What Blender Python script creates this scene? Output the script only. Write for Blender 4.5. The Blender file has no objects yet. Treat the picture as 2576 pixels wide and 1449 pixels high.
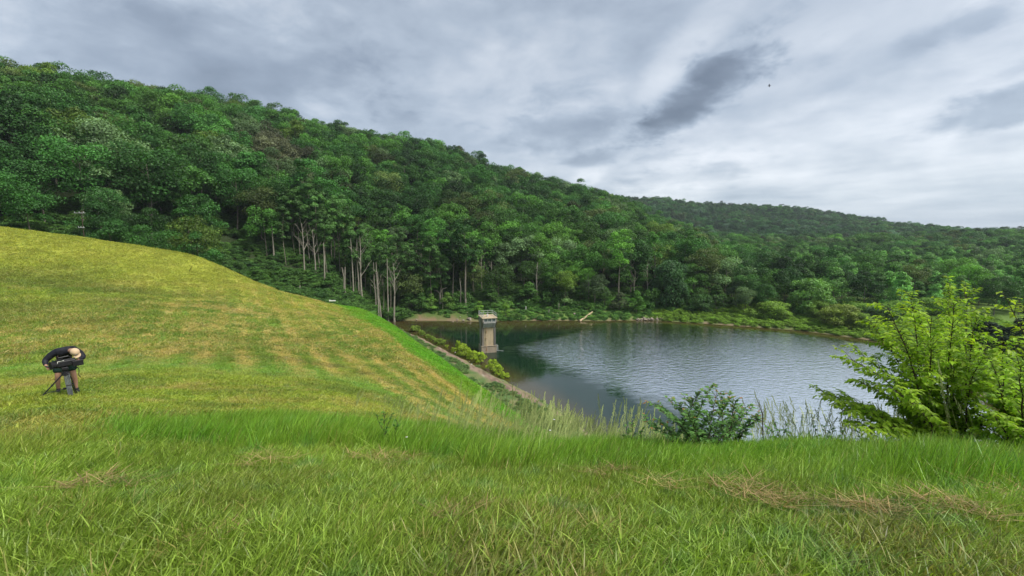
import bpy, bmesh, math, random
import numpy as np
from mathutils import Vector, Matrix, Euler

# ------------------------------------------------------------------ camera, sky, sun
SC = bpy.context.scene
EYE = 28.0                       # eye height above the lake
FPX, CU, CV = 1081.0, 1288.0, 724.5   # focal length and centre in survey pixels of the photograph
PITCH = math.radians(7.09)
cam_d = bpy.data.cameras.new('camera')
cam_d.sensor_width = 36.0
cam_d.lens = 36.0 * FPX / 2576.0
cam_d.clip_start = 0.1
cam_d.clip_end = 12000
cam = bpy.data.objects.new('camera', cam_d)
SC.collection.objects.link(cam)
cam.location = (0, 0, EYE)
cam.rotation_euler = (math.pi / 2 - PITCH, 0, 0)
SC.camera = cam

SUN_EL, SUN_AZ = math.radians(52), math.radians(115)     # azimuth clockwise from +Y: behind right shoulder
sun_d = bpy.data.lights.new('sun', 'SUN')
sun_d.energy = 1.5
sun_d.angle = math.radians(24)
sun_d.color = (1.0, 0.95, 0.86)
sun = bpy.data.objects.new('sun', sun_d)
SC.collection.objects.link(sun)
sd = Vector((math.cos(SUN_EL) * math.sin(SUN_AZ), math.cos(SUN_EL) * math.cos(SUN_AZ), math.sin(SUN_EL)))
sun.rotation_euler = sd.to_track_quat('Z', 'Y').to_euler()

SC.view_settings.view_transform = 'Standard'
SC.view_settings.look = 'None'
SC.view_settings.gamma = 1.0
SC.view_settings.use_curve_mapping = False
SC.view_settings.exposure = 1.9
SKY_GAIN = 0.345


class NT:
    """small helper to write node trees"""
    def __init__(s, tree):
        s.t = tree
        tree.nodes.clear()

    def n(s, typ, **kw):
        nd = s.t.nodes.new(typ)
        ins = kw.pop('ins', {})
        for k, v in kw.items():
            setattr(nd, k, v)
        for k, v in ins.items():
            if isinstance(v, bpy.types.NodeSocket):
                s.t.links.new(v, nd.inputs[k])
            else:
                nd.inputs[k].default_value = v
        return nd

    def l(s, a, b):
        s.t.links.new(a, b)

    def m(s, op, a, b=None, c=None, clamp=False):
        nd = s.t.nodes.new('ShaderNodeMath')
        nd.operation = op
        nd.use_clamp = clamp
        for i, v in enumerate((a, b, c)):
            if v is None:
                continue
            if isinstance(v, bpy.types.NodeSocket):
                s.t.links.new(v, nd.inputs[i])
            else:
                nd.inputs[i].default_value = v
        return nd.outputs[0]

    def mix(s, f, a, b, mode='MIX'):
        nd = s.t.nodes.new('ShaderNodeMix')
        nd.data_type = 'RGBA'
        nd.blend_type = mode
        for sock, v in ((nd.inputs[0], f), (nd.inputs[6], a), (nd.inputs[7], b)):
            if isinstance(v, bpy.types.NodeSocket):
                s.t.links.new(v, sock)
            elif isinstance(v, (tuple, list)):
                sock.default_value = tuple(v)[:3] + (1,)
            else:
                sock.default_value = v
        return nd.outputs[2]

    def noise(s, vec, scale, detail=4, rough=0.55, dist=0.0):
        nd = s.t.nodes.new('ShaderNodeTexNoise')
        nd.inputs['Scale'].default_value = scale
        nd.inputs['Detail'].default_value = detail
        nd.inputs['Roughness'].default_value = rough
        nd.inputs['Distortion'].default_value = dist
        if vec is not None:
            s.t.links.new(vec, nd.inputs['Vector'])
        return nd.outputs[0]

    def ramp(s, f, a, b, lo=0.0, hi=1.0, smooth=True):
        nd = s.t.nodes.new('ShaderNodeMapRange')
        nd.interpolation_type = 'SMOOTHSTEP' if smooth else 'LINEAR'
        s.t.links.new(f, nd.inputs[0])
        nd.inputs[1].default_value = a
        nd.inputs[2].default_value = b
        nd.inputs[3].default_value = lo
        nd.inputs[4].default_value = hi
        return nd.outputs[0]


world = bpy.data.worlds.new('World')
SC.world = world
world.use_nodes = True
w = NT(world.node_tree)
tc = w.n('ShaderNodeTexCoord')
sep = w.n('ShaderNodeSeparateXYZ', ins={0: tc.outputs['Generated']})
zz = w.m('MAXIMUM', sep.outputs[2], 0.0)
den = w.m('ADD', zz, 0.08)
px = w.m('DIVIDE', sep.outputs[0], den)
py = w.m('DIVIDE', sep.outputs[1], den)
wob = w.n('ShaderNodeCombineXYZ', ins={0: px, 1: py, 2: 0.0}).outputs[0]
# stretched along the wind (roughly +Y)
vs = w.n('ShaderNodeVectorMath', operation='MULTIPLY', ins={0: wob, 1: (1.0, 0.85, 1.0)}).outputs[0]
nbig = w.noise(vs, 0.75, 3, 0.5, 0.3)
dvec = w.n('ShaderNodeVectorMath', operation='MULTIPLY', ins={0: tc.outputs['Generated'], 1: (1.0, 1.0, 1.9)}).outputs[0]
nmid_p = w.noise(w.n('ShaderNodeVectorMath', operation='ADD', ins={0: vs, 1: (7.3, 2.1, 0)}).outputs[0], 2.1, 7, 0.58, 0.25)
nmid_d = w.noise(dvec, 4.2, 8, 0.55, 0.35)
nmid = w.m('ADD', w.m('MULTIPLY', nmid_p, 0.35), w.m('MULTIPLY', nmid_d, 0.65))
nfine = w.noise(dvec, 13.0, 8, 0.6, 0.4)
lum = w.m('ADD', w.m('MULTIPLY', nbig, 0.42), w.m('MULTIPLY', nmid, 0.46))
lum = w.m('ADD', lum, 0.02)
lum = w.m('ADD', lum, w.m('MULTIPLY', nfine, 0.10))
# brighter, thinner cloud over the right of the valley
lum = w.m('ADD', lum, w.ramp(px, 0.2, 1.9, -0.02, 0.075))


def cloud(cx, cy, sx, sy, amount, rot=0.0):
    """dark or bright cloud at a place of the cloud layer, its edge broken by noise"""
    global lum
    dx = w.m('SUBTRACT', px, cx)
    dy = w.m('SUBTRACT', py, cy)
    c, s = math.cos(rot), math.sin(rot)
    ex = w.m('DIVIDE', w.m('ADD', w.m('MULTIPLY', dx, c), w.m('MULTIPLY', dy, s)), sx)
    ey = w.m('DIVIDE', w.m('SUBTRACT', w.m('MULTIPLY', dy, c), w.m('MULTIPLY', dx, s)), sy)
    r = w.m('SQRT', w.m('ADD', w.m('MULTIPLY', ex, ex), w.m('MULTIPLY', ey, ey)))
    r = w.m('ADD', r, w.m('MULTIPLY', w.m('SUBTRACT', nmid, 0.5), 2.6))
    r = w.m('ADD', r, w.m('MULTIPLY', w.m('SUBTRACT', nfine, 0.5), 1.6))
    lum = w.m('ADD', lum, w.ramp(r, 0.35, 1.25, amount, 0.0))


cloud(1.03, 2.70, 0.22, 0.75, -0.22)
cloud(2.80, 2.5, 0.36, 0.6, -0.15)
cloud(1.72, 1.72, 0.13, 0.22, -0.08)
cloud(2.3, 2.05, 0.12, 0.20, -0.05)
cloud(0.35, 3.2, 0.50, 0.7, -0.07)
cloud(-0.75, 3.2, 0.16, 0.7, -0.05)
cloud(0.72, 3.95, 0.24, 0.40, -0.09)
cloud(1.75, 4.6, 0.7, 0.9, -0.08)
cloud(1.25, 3.9, 0.22, 0.4, -0.05)
cloud(0.84, 4.8, 0.26, 0.6, 0.13)
cloud(0.78, 2.2, 0.13, 0.5, 0.09)
cloud(1.35, 2.1, 0.30, 0.6, 0.06)
cloud(-2.3, 2.35, 0.30, 0.25, 0.13)
cloud(-3.2, 1.9, 0.4, 0.4, 0.06)
cloud(-1.5, 2.2, 0.8, 0.8, -0.05)
cr = w.n('ShaderNodeValToRGB', ins={0: lum})
els = cr.color_ramp.elements
els[0].position = 0.24
els[0].color = (0.115, 0.14, 0.180, 1)
els[1].position = 0.78
els[1].color = (0.86, 0.87, 0.90, 1)
for p, c in ((0.38, (0.235, 0.280, 0.345, 1)), (0.48, (0.35, 0.405, 0.475, 1)), (0.60, (0.56, 0.60, 0.65, 1))):
    e = els.new(p)
    e.color = c
hz = w.ramp(sep.outputs[2], 0.0, 0.13, 1.0, 0.0)
hzr = w.m('MULTIPLY', hz, w.ramp(sep.outputs[0], 0.1, 0.8, 0.25, 0.62))
ccol = w.mix(hzr, cr.outputs[0], (0.31, 0.40, 0.52))
ccol = w.mix(w.ramp(sep.outputs[2], -0.25, -0.02, 0.8, 0.0), ccol, (0.16, 0.19, 0.18))
bg_c = w.n('ShaderNodeBackground', ins={0: ccol, 1: SKY_GAIN})
sky = w.n('ShaderNodeTexSky', sky_type='NISHITA', sun_disc=False, sun_elevation=SUN_EL, sun_rotation=SUN_AZ)
bg_s = w.n('ShaderNodeBackground', ins={0: sky.outputs[0], 1: 0.08})
mx = w.n('ShaderNodeMixShader', ins={0: 0.92, 1: bg_s.outputs[0], 2: bg_c.outputs[0]})
w.n('ShaderNodeOutputWorld', ins={0: mx.outputs[0]})

SC.cycles.max_bounces = 6
SC.cycles.diffuse_bounces = 3
SC.cycles.glossy_bounces = 2
SC.cycles.transmission_bounces = 3
SC.cycles.caustics_reflective = False
SC.cycles.caustics_refractive = False

# ------------------------------------------------------------------ numpy helpers
rng = np.random.default_rng(11)
random.seed(5)


def vnoise(x, y, seed=0):
    x = np.asarray(x, float)
    y = np.asarray(y, float)
    xi, yi = np.floor(x).astype(np.int64), np.floor(y).astype(np.int64)
    fx, fy = x - xi, y - yi
    fx = fx * fx * (3 - 2 * fx)
    fy = fy * fy * (3 - 2 * fy)

    def h(a, b):
        n = (a * 374761393 + b * 668265263 + seed * 1442695041) & 0xffffffff
        n = ((n ^ (n >> 13)) * 1274126177) & 0xffffffff
        return ((n ^ (n >> 16)) & 0xffff) / 65535.0
    a, b, c, d = h(xi, yi), h(xi + 1, yi), h(xi, yi + 1), h(xi + 1, yi + 1)
    return (a * (1 - fx) + b * fx) * (1 - fy) + (c * (1 - fx) + d * fx) * fy


def fbm(x, y, oct=4, seed=0, gain=0.5):
    s, a, t = 0, 1, 0
    for i in range(oct):
        s = s + a * vnoise(x * 2 ** i + 17.3 * i, y * 2 ** i - 9.1 * i, seed + i)
        t += a
        a *= gain
    return s / t


def sstep(a, b, x):
    t = np.clip((x - a) / (b - a), 0, 1)
    return t * t * (3 - 2 * t)


def slope_at(u, v):
    """direction of a sight line: X/Y and Z/Y"""
    yc = -(v - CV) / FPX
    Y = math.cos(PITCH) + math.sin(PITCH) * yc
    return ((u - CU) / FPX) / Y, (-math.sin(PITCH) + math.cos(PITCH) * yc) / Y


def at_Y(u, v, Y):
    a, s = slope_at(u, v)
    return Vector((a * Y, Y, EYE + s * Y))


def at_Z(u, v, z):
    a, s = slope_at(u, v)
    Y = (z - EYE) / s
    return Vector((a * Y, Y, z))


def to_px(x, y, z):
    zc = y * math.cos(PITCH) - (z - EYE) * math.sin(PITCH)
    yc = y * math.sin(PITCH) + (z - EYE) * math.cos(PITCH)
    zc = np.maximum(zc, 1e-3)
    return CU + FPX * x / zc, CV - FPX * yc / zc, zc


# ------------------------------------------------------------------ the lie of the land
# surveyed profiles: for each bearing the same ten stations (height, distance along the valley)
_NEAR = [   # u, then D..I as (v, Y), then J, K, L as (Y, z)
    (0,    [(1100, 5.5), (1003, 11), (930, 18), (830, 28), (700, 45), (560, 62)], [(75, 24), (95, 14), (130, 5)]),
    (150,  [(1100, 5.5), (1003, 11.1), (925, 18.5), (830, 29), (710, 46.5), (577, 64)], [(77, 23), (97, 13), (130, 5)]),
    (300,  [(1100, 5.5), (1003, 11.2), (920, 19), (830, 30), (720, 48), (600, 66)], [(80, 20), (100, 10), (135, 4)]),
    (450,  [(1100, 5.8), (1006, 11.6), (915, 20.5), (840, 31.5), (740, 49), (640, 67)], [(82, 16), (105, 8), (140, 3)]),
    (600,  [(1100, 6), (1010, 12), (930, 20.5), (850, 33), (760, 50), (690, 66)], [(82, 13), (110, 6), (145, 1)]),
    (700,  [(1100, 6), (1015, 12), (930, 21), (850, 35), (790, 48), (725, 65)], [(84, 11), (118, 4), (150, -1)]),
    (830,  [(1100, 6.2), (1040, 11), (950, 21.5), (870, 34), (810, 46), (762, 63)], [(100, 5), (132, 1), (160, -3)]),
    (885,  [(1105, 6.1), (1048, 11), (965, 20.5), (882, 32.5), (788, 60), (767, 70)], [(118, 2.2), (146, -0.3), (165, -4)]),
    (943,  [(1110, 6), (1055, 11), (980, 19.5), (900, 30), (820, 47), (786, 70)], [(112, 1.9), (146, 0), (160, -5)]),
    (1051, [(1120, 6), (1070, 11), (1020, 17.5), (970, 23.5), (915, 33), (862, 51)], [(87, 1.7), (120.5, 0), (136, -5)]),
    (1160, [(1130, 5.8), (1090, 11), (1065, 16), (1040, 20), (1010, 25), (940, 39)], [(70.5, 1.6), (97.5, 0), (112, -5)]),
    (1264, [(1140, 5.7), (1108, 10.5), (1095, 15), (1085, 18), (1070, 21), (1018, 32)], [(59.5, 1.6), (82.3, 0), (95, -5)]),
    (1400, [(1150, 5.7), (1130, 10), (1126, 14), (1122, 17), (1112, 20), (1100, 28)], [(49.5, 1.6), (68.4, 0), (79, -5)]),
    (1500, [(1146, 5.5), (1168, 9), (1170, 13), (1200, 17), (1220, 22), (1240, 30)], [(43, 1.9), (57.5, 0), (67, -5)]),
    (1800, [(1146, 5.3), (1215, 9), (1260, 13), (1290, 18), (1300, 24), (1280, 32)], [(37, 1.9), (44, 0), (53, -5)]),
    (2200, [(1150, 5.1), (1200, 8.6), (1260, 12.5), (1290, 17), (1300, 22), (1280, 29)], [(34, 1.9), (40, 0), (49, -5)]),
    (2576, [(1158, 4.9), (1205, 8.4), (1262, 12), (1290, 16), (1300, 21), (1280, 28)], [(32, 1.9), (38, 0), (47, -5)]),
]
_th, _R, _Zt = [], [], []
for u, dv, jk in _NEAR:
    a = slope_at(u, 900)[0]
    k = math.sqrt(1 + a * a)
    st = [(0.0, 26.4), (1.85, 26.38), (3.0, 26.02)]
    for v, Y in dv:
        st.append((Y, EYE + slope_at(CU, v)[1] * Y))
    st += jk
    _th.append(math.atan(a))
    _R.append([s[0] * k for s in st])
    _Zt.append([s[1] for s in st])
_th, _R, _Zt = np.array(_th), np.array(_R), np.array(_Zt)


def _profile(th, r, TH, R, Z):
    th, r = np.asarray(th, float), np.asarray(r, float)
    shp = th.shape
    th, r = th.ravel(), r.ravel()
    Rk = [np.interp(th, TH, R[:, k]) for k in range(R.shape[1])]
    Zk = [np.interp(th, TH, Z[:, k]) for k in range(Z.shape[1])]
    out = Zk[0].copy()
    for k in range(R.shape[1] - 1):
        m = (r >= Rk[k])
        t = np.clip((r - Rk[k]) / np.maximum(Rk[k + 1] - Rk[k], 1e-6), 0, 1)
        out = np.where(m, Zk[k] * (1 - t) + Zk[k + 1] * t, out)
    return out.reshape(shp)


def near_z_raw(x, y):
    r = np.hypot(x, y)
    th = np.arctan2(x, y)
    return _profile(th, r, _th, _R, _Zt)


def near_z(x, y, fine=True):
    x, y = np.asarray(x, float), np.asarray(y, float)
    r = np.hypot(x, y)
    e = 0.03 * r + 0.15
    z = near_z_raw(x, y) * 0.28
    for i in range(6):
        z = z + near_z_raw(x + e * math.cos(i * 1.0472), y + e * math.sin(i * 1.0472)) * 0.12
    th = np.abs(np.arctan2(x, y))
    back = sstep(1.25, 1.9, th)
    z = z * (1 - back) + (26.4 - 0.05 * r) * back
    z = z + 1.5 * np.exp(-((x + 49) / 9.0) ** 2 - ((y - 68) / 4.0) ** 2)
    if fine:
        z = z + (fbm(x * 0.45, y * 0.45, 4, 3) - 0.5) * 0.10 * np.clip(r / 3, 0.5, 3)
    return z


def feature_r(x, y, k):
    return np.interp(np.arctan2(x, y), _th, _R[:, k])


_HILL = [   # u, stations (Y, z)
    (-500, [(40, 10), (58, 27), (82, 38), (150, 80), (215, 110), (330, 90), (430, 60), (560, 60), (900, 30), (1500, 30)]),
    (0,    [(45, 10), (62, 24), (82, 31), (150, 66), (230, 97), (330, 80), (430, 60), (560, 60), (900, 30), (1500, 30)]),
    (300,  [(50, 8), (70, 20), (92, 27), (160, 62), (250, 96), (350, 80), (450, 60), (560, 60), (900, 30), (1500, 30)]),
    (600,  [(60, 0), (85, 11), (115, 20), (180, 58), (275, 92), (370, 75), (460, 55), (560, 60), (900, 30), (1500, 30)]),
    (830,  [(75, -2), (98, 5), (122, 13), (200, 52), (300, 88), (400, 70), (470, 50), (560, 60), (900, 30), (1500, 30)]),
    (960,  [(110, -6), (139, 0), (151, 4), (220, 44), (305, 82), (400, 62), (470, 48), (560, 60), (900, 30), (1500, 30)]),
    (1200, [(110, -6), (137, 0), (150, 4), (225, 36), (320, 67), (400, 55), (470, 45), (560, 60), (900, 30), (1500, 30)]),
    (1500, [(110, -6), (138, 0), (151, 3.6), (235, 22), (340, 38), (410, 36), (470, 32), (560, 40), (900, 85), (1500, 30)]),
    (1650, [(110, -6), (139, 0), (151, 3), (240, 10), (350, 18), (410, 13), (470, 8), (560, 16), (900, 81), (1500, 30)]),
    (1824, [(108, -6), (131, 0), (143, 1.6), (220, 4), (360, 6), (420, 4), (470, 2), (560, 7), (900, 74), (1500, 30)]),
    (2040, [(100, -6), (122, 0), (134, 1.3), (200, 3), (380, 5), (430, 4), (470, 3), (560, 7), (900, 58), (1500, 30)]),
    (2250, [(86, -6), (109, 0), (121, 1.1), (190, 2), (380, 4), (430, 3), (470, 3), (560, 7), (900, 35), (1500, 30)]),
    (2400, [(62, -6), (84, 0), (95, 1.1), (180, 2), (380, 7), (430, 8), (470, 10), (560, 12), (900, 24), (1500, 30)]),
    (2576, [(44, -6), (64, 0), (76, 1.1), (180, 2), (380, 7), (430, 8), (470, 10), (560, 11), (900, 20), (1500, 30)]),
    (3100, [(36, -6), (52, 0), (64, 1.1), (180, 2), (380, 7), (430, 8), (470, 10), (560, 11), (900, 20), (1500, 30)]),
]
_hth = np.array([math.atan(slope_at(u, 650)[0]) for u, _ in _HILL])
_hR = np.array([[s[0] * math.hypot(1, slope_at(u, 650)[0]) for s in st] for u, st in _HILL])
_hZ = np.array([[s[1] for s in st] for u, st in _HILL])


def hill_z(x, y):
    x, y = np.asarray(x, float), np.asarray(y, float)
    r, th = np.hypot(x, y), np.arctan2(x, y)
    z = 0
    wsum = 0
    for dth, dr in ((0, 0), (0.03, 0), (-0.03, 0), (0, 0.03), (0, -0.03)):
        z = z + _profile(th + dth, r * (1 + dr), _hth, _hR, _hZ)
        wsum += 1
    z = z / wsum
    rise = sstep(2, 16, z)
    z = z + rise * (fbm(x * 0.013, y * 0.013, 3, 21) - 0.5) * 16
    z = z + sstep(-1, 6, z) * (fbm(x * 0.12, y * 0.12, 3, 5) - 0.5) * 1.3
    return z


def land_z(x, y):
    return np.maximum(near_z(x, y), hill_z(x, y))


# ------------------------------------------------------------------ mesh and object helpers
COL = SC.collection


def mesh_np(name, verts, faces4=None, faces3=None, mats=(), smooth=False, attrs=None, mat_idx=None):
    me = bpy.data.meshes.new(name)
    verts = np.asarray(verts, np.float32)
    f4 = np.asarray(faces4, np.int32).reshape(-1, 4) if faces4 is not None and len(faces4) else np.zeros((0, 4), np.int32)
    f3 = np.asarray(faces3, np.int32).reshape(-1, 3) if faces3 is not None and len(faces3) else np.zeros((0, 3), np.int32)
    me.vertices.add(len(verts))
    me.vertices.foreach_set('co', verts.ravel())
    nl = f4.size + f3.size
    me.loops.add(nl)
    me.loops.foreach_set('vertex_index', np.concatenate([f4.ravel(), f3.ravel()]))
    me.polygons.add(len(f4) + len(f3))
    me.polygons.foreach_set('loop_start', np.concatenate([np.arange(len(f4)) * 4, f4.size + np.arange(len(f3)) * 3]).astype(np.int32))
    if smooth:
        me.polygons.foreach_set('use_smooth', np.ones(len(f4) + len(f3), bool))
    if mat_idx is not None:
        me.polygons.foreach_set('material_index', np.asarray(mat_idx, np.int32))
    for an, (typ, data) in (attrs or {}).items():
        at = me.attributes.new(an, typ, 'POINT')
        if typ == 'FLOAT':
            at.data.foreach_set('value', np.asarray(data, np.float32).ravel())
        elif typ == 'FLOAT_COLOR':
            d = np.asarray(data, np.float32)
            if d.shape[1] == 3:
                d = np.hstack([d, np.ones((len(d), 1), np.float32)])
            at.data.foreach_set('color', d.ravel())
    for m_ in mats:
        me.materials.append(m_)
    me.update()
    me.validate()
    return me


def link(name, data, parent=None, loc=None):
    o = bpy.data.objects.new(name, data)
    COL.objects.link(o)
    if parent is not None:
        o.parent = parent
    if loc is not None:
        o.location = loc
    return o


def tag(o, label, cat, group=None):
    o['label'] = label
    o['category'] = cat
    if group:
        o['group'] = group
    return o


class MB:
    """collects boxes, tubes and lumps into one mesh"""
    def __init__(s):
        s.v, s.f = [], []

    def add(s, vs, fs):
        b = len(s.v)
        s.v += [tuple(p) for p in vs]
        s.f += [tuple(i + b for i in f) for f in fs]

    def box(s, c, size, rz=0.0, M=None, bev=0.0):
        bm = bmesh.new()
        bmesh.ops.create_cube(bm, size=1)
        bmesh.ops.scale(bm, vec=size, verts=bm.verts)
        if bev:
            bmesh.ops.bevel(bm, geom=list(bm.edges), offset=bev, segments=1, affect='EDGES')
        T = Matrix.Translation(c) @ Matrix.Rotation(rz, 4, 'Z')
        if M is not None:
            T = M @ T
        bm.transform(T)
        bm.verts.index_update()
        s.add([v.co for v in bm.verts], [[v.index for v in f.verts] for f in bm.faces])
        bm.free()

    def prism(s, bottom, top):
        n = len(bottom)
        s.add(list(bottom) + list(top), [tuple(range(n))[::-1], tuple(range(n, 2 * n))] +
              [(i, (i + 1) % n, n + (i + 1) % n, n + i) for i in range(n)])

    def tube(s, pts, rad, sides=6, cap=True):
        pts = [Vector(p) for p in pts]
        if not isinstance(rad, (list, tuple)):
            rad = [rad] * len(pts)
        b = len(s.v)
        up = Vector((0.13, 0.31, 0.94))
        for i, p in enumerate(pts):
            d = (pts[min(i + 1, len(pts) - 1)] - pts[max(i - 1, 0)]).normalized()
            x = d.cross(up)
            if x.length < 0.1:
                x = d.cross(Vector((1, 0, 0)))
            x.normalize()
            y = d.cross(x)
            for k in range(sides):
                a = 2 * math.pi * k / sides
                s.v.append(tuple(p + (x * math.cos(a) + y * math.sin(a)) * rad[i]))
        for i in range(len(pts) - 1):
            for k in range(sides):
                k2 = (k + 1) % sides
                s.f.append((b + i * sides + k, b + i * sides + k2, b + (i + 1) * sides + k2, b + (i + 1) * sides + k))
        if cap:
            s.f.append(tuple(b + k for k in range(sides))[::-1])
            e = b + (len(pts) - 1) * sides
            s.f.append(tuple(e + k for k in range(sides)))

    def lump(s, c, size, seed=0, sub=2, rough=0.25, M=None):
        bm = bmesh.new()
        bmesh.ops.create_icosphere(bm, subdivisions=sub, radius=1)
        r = random.Random(seed)
        ph = [r.uniform(0, 6) for _ in range(6)]
        for v in bm.verts:
            p = v.co
            k = 1 + rough * (math.sin(p.x * 2.3 + ph[0]) * math.sin(p.y * 2.9 + ph[1]) + 0.5 * math.sin(p.z * 5.1 + ph[2] + p.x * 3.7)
                             + 0.4 * math.sin(p.y * 6.3 + ph[3] + p.z * 2))
            v.co = Vector((p.x * k * size[0], p.y * k * size[1], p.z * k * size[2]))
        T = Matrix.Translation(c)
        if M is not None:
            T = M @ T
        bm.transform(T)
        bm.verts.index_update()
        s.add([v.co for v in bm.verts], [[v.index for v in f.verts] for f in bm.faces])
        bm.free()

    def mesh(s, name, mat, smooth=False):
        me = bpy.data.meshes.new(name)
        me.from_pydata(s.v, [], s.f)
        me.materials.append(mat)
        if smooth:
            me.polygons.foreach_set('use_smooth', [True] * len(me.polygons))
        me.update()
        return me

    def obj(s, name, mat, parent=None, smooth=False, loc=None):
        return link(name, s.mesh(name, mat, smooth), parent, loc)


# ------------------------------------------------------------------ materials
def mat(name):
    m_ = bpy.data.materials.new(name)
    m_.use_nodes = True
    return m_, NT(m_.node_tree)


def simple(name, col, rough=0.8, var=0.15, scale=6.0, metal=0.0, col2=None, bump=0.0, spec=0.3):
    m_, n = mat(name)
    tcn = n.n('ShaderNodeTexCoord')
    nz = n.noise(tcn.outputs['Object'], scale, 5, 0.6)
    c2 = col2 or tuple(c * (1 - var * 2) for c in col)
    c = n.mix(n.ramp(nz, 0.35, 0.68), col, c2)
    p = n.n('ShaderNodeBsdfPrincipled', ins={'Base Color': c, 'Roughness': rough, 'Metallic': metal, 'Specular IOR Level': spec})
    if bump:
        b = n.n('ShaderNodeBump', ins={'Strength': bump, 'Distance': 0.05, 'Height': n.noise(tcn.outputs['Object'], scale * 4, 5, 0.65)})
        n.l(b.outputs[0], p.inputs['Normal'])
    n.n('ShaderNodeOutputMaterial', ins={0: p.outputs[0]})
    return m_


def leaf_mat(name, use_tint=True, base=(0.05, 0.12, 0.03), transl=0.30, tip=None, spread=0.55):
    """foliage: tint of the plant, lighter or darker from leaf to leaf"""
    m_, n = mat(name)
    if use_tint:
        at = n.n('ShaderNodeAttribute', attribute_type='INSTANCER', attribute_name='tint')
        c = at.outputs['Color']
    else:
        c = n.n('ShaderNodeRGB').outputs[0]
        c.default_value = base + (1,)
    lv = n.n('ShaderNodeAttribute', attribute_type='GEOMETRY', attribute_name='lv').outputs['Fac']
    k = n.ramp(lv, 0, 1, 1 - spread, 1 + spread, False)
    kv = n.n('ShaderNodeCombineXYZ', ins={0: k, 1: k, 2: k}).outputs[0]
    c = n.n('ShaderNodeVectorMath', operation='MULTIPLY', ins={0: c, 1: kv}).outputs[0]
    if tip:
        th_ = n.n('ShaderNodeAttribute', attribute_type='GEOMETRY', attribute_name='tp').outputs['Fac']
        c = n.mix(th_, c, tip)
    d = n.n('ShaderNodeBsdfPrincipled', ins={'Base Color': c, 'Roughness': 0.55, 'Specular IOR Level': 0.25})
    ct = n.mix(1.0, c, (1.25, 1.25, 0.5), 'MULTIPLY')
    t = n.n('ShaderNodeBsdfTranslucent', ins={0: ct})
    mxs = n.n('ShaderNodeMixShader', ins={0: transl, 1: d.outputs[0], 2: t.outputs[0]})
    n.n('ShaderNodeOutputMaterial', ins={0: mxs.outputs[0]})
    return m_


M = {}
M['crown'] = leaf_mat('crown_leaves')
M['near_leaf'] = leaf_mat('near_leaves', transl=0.45, spread=0.4)
M['bark'] = simple('pale_bark', (0.20, 0.18, 0.145), 0.9, scale=0.7, col2=(0.09, 0.08, 0.062))
M['deadwood'] = simple('dead_wood', (0.27, 0.25, 0.205), 0.9, scale=0.9, col2=(0.20, 0.175, 0.14))
M['stem'] = simple('brown_stem', (0.060, 0.036, 0.030), 0.8, scale=9)
M['rock'] = simple('shore_rock', (0.30, 0.26, 0.21), 0.9, scale=1.6, col2=(0.19, 0.15, 0.12), bump=0.5)
M['white'] = simple('white_paint', (0.62, 0.62, 0.58), 0.6)


def grass_mat(name, transl=0.35, tall=False):
    m_, n = mat(name)
    c = n.n('ShaderNodeAttribute', attribute_type='INSTANCER', attribute_name='tint').outputs['Color']
    geo = n.n('ShaderNodeNewGeometry')
    pos = geo.outputs['Position']
    flat = n.n('ShaderNodeVectorMath', operation='MULTIPLY', ins={0: pos, 1: (1, 1, 0)}).outputs[0]
    n1 = n.noise(flat, 2.1, 4, 0.6)
    n2 = n.noise(flat, 0.55, 3, 0.5)
    bv = n.n('ShaderNodeAttribute', attribute_type='GEOMETRY', attribute_name='lv').outputs['Fac']
    bh = n.n('ShaderNodeAttribute', attribute_type='GEOMETRY', attribute_name='tp').outputs['Fac']
    # blade to blade: value, a share of straw blades, patches of dry grass
    k = n.m('ADD', n.ramp(bv, 0, 1, 0.50, 1.45, False), n.m('MULTIPLY', n.m('SUBTRACT', n2, 0.5), 0.7))
    kv = n.n('ShaderNodeCombineXYZ', ins={0: k, 1: k, 2: k}).outputs[0]
    c = n.n('ShaderNodeVectorMath', operation='MULTIPLY', ins={0: c, 1: kv}).outputs[0]
    bluish = n.mix(1.0, c, (0.62, 0.86, 1.7), 'MULTIPLY')
    c = n.mix(n.ramp(n1, 0.52, 0.66, 0, 0.55), c, bluish)
    dry = n.m('ADD', n.ramp(n1, 0.45, 0.30, 0, 0.12 if tall else 0.30), bv)
    c = n.mix(n.ramp(dry, 0.90, 1.0, 0, 0.75), c, (0.36, 0.27, 0.115))
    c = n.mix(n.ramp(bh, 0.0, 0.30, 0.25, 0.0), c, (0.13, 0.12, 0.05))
    d = n.n('ShaderNodeBsdfPrincipled', ins={'Base Color': c, 'Roughness': 0.45, 'Specular IOR Level': 0.35})
    ct = n.mix(1.0, c, (1.2, 1.25, 0.5), 'MULTIPLY')
    t = n.n('ShaderNodeBsdfTranslucent', ins={0: ct})
    mxs = n.n('ShaderNodeMixShader', ins={0: transl, 1: d.outputs[0], 2: t.outputs[0]})
    n.n('ShaderNodeOutputMaterial', ins={0: mxs.outputs[0]})
    return m_


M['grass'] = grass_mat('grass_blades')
M['tallgrass'] = grass_mat('tall_grass_blades', tall=True)


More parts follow.
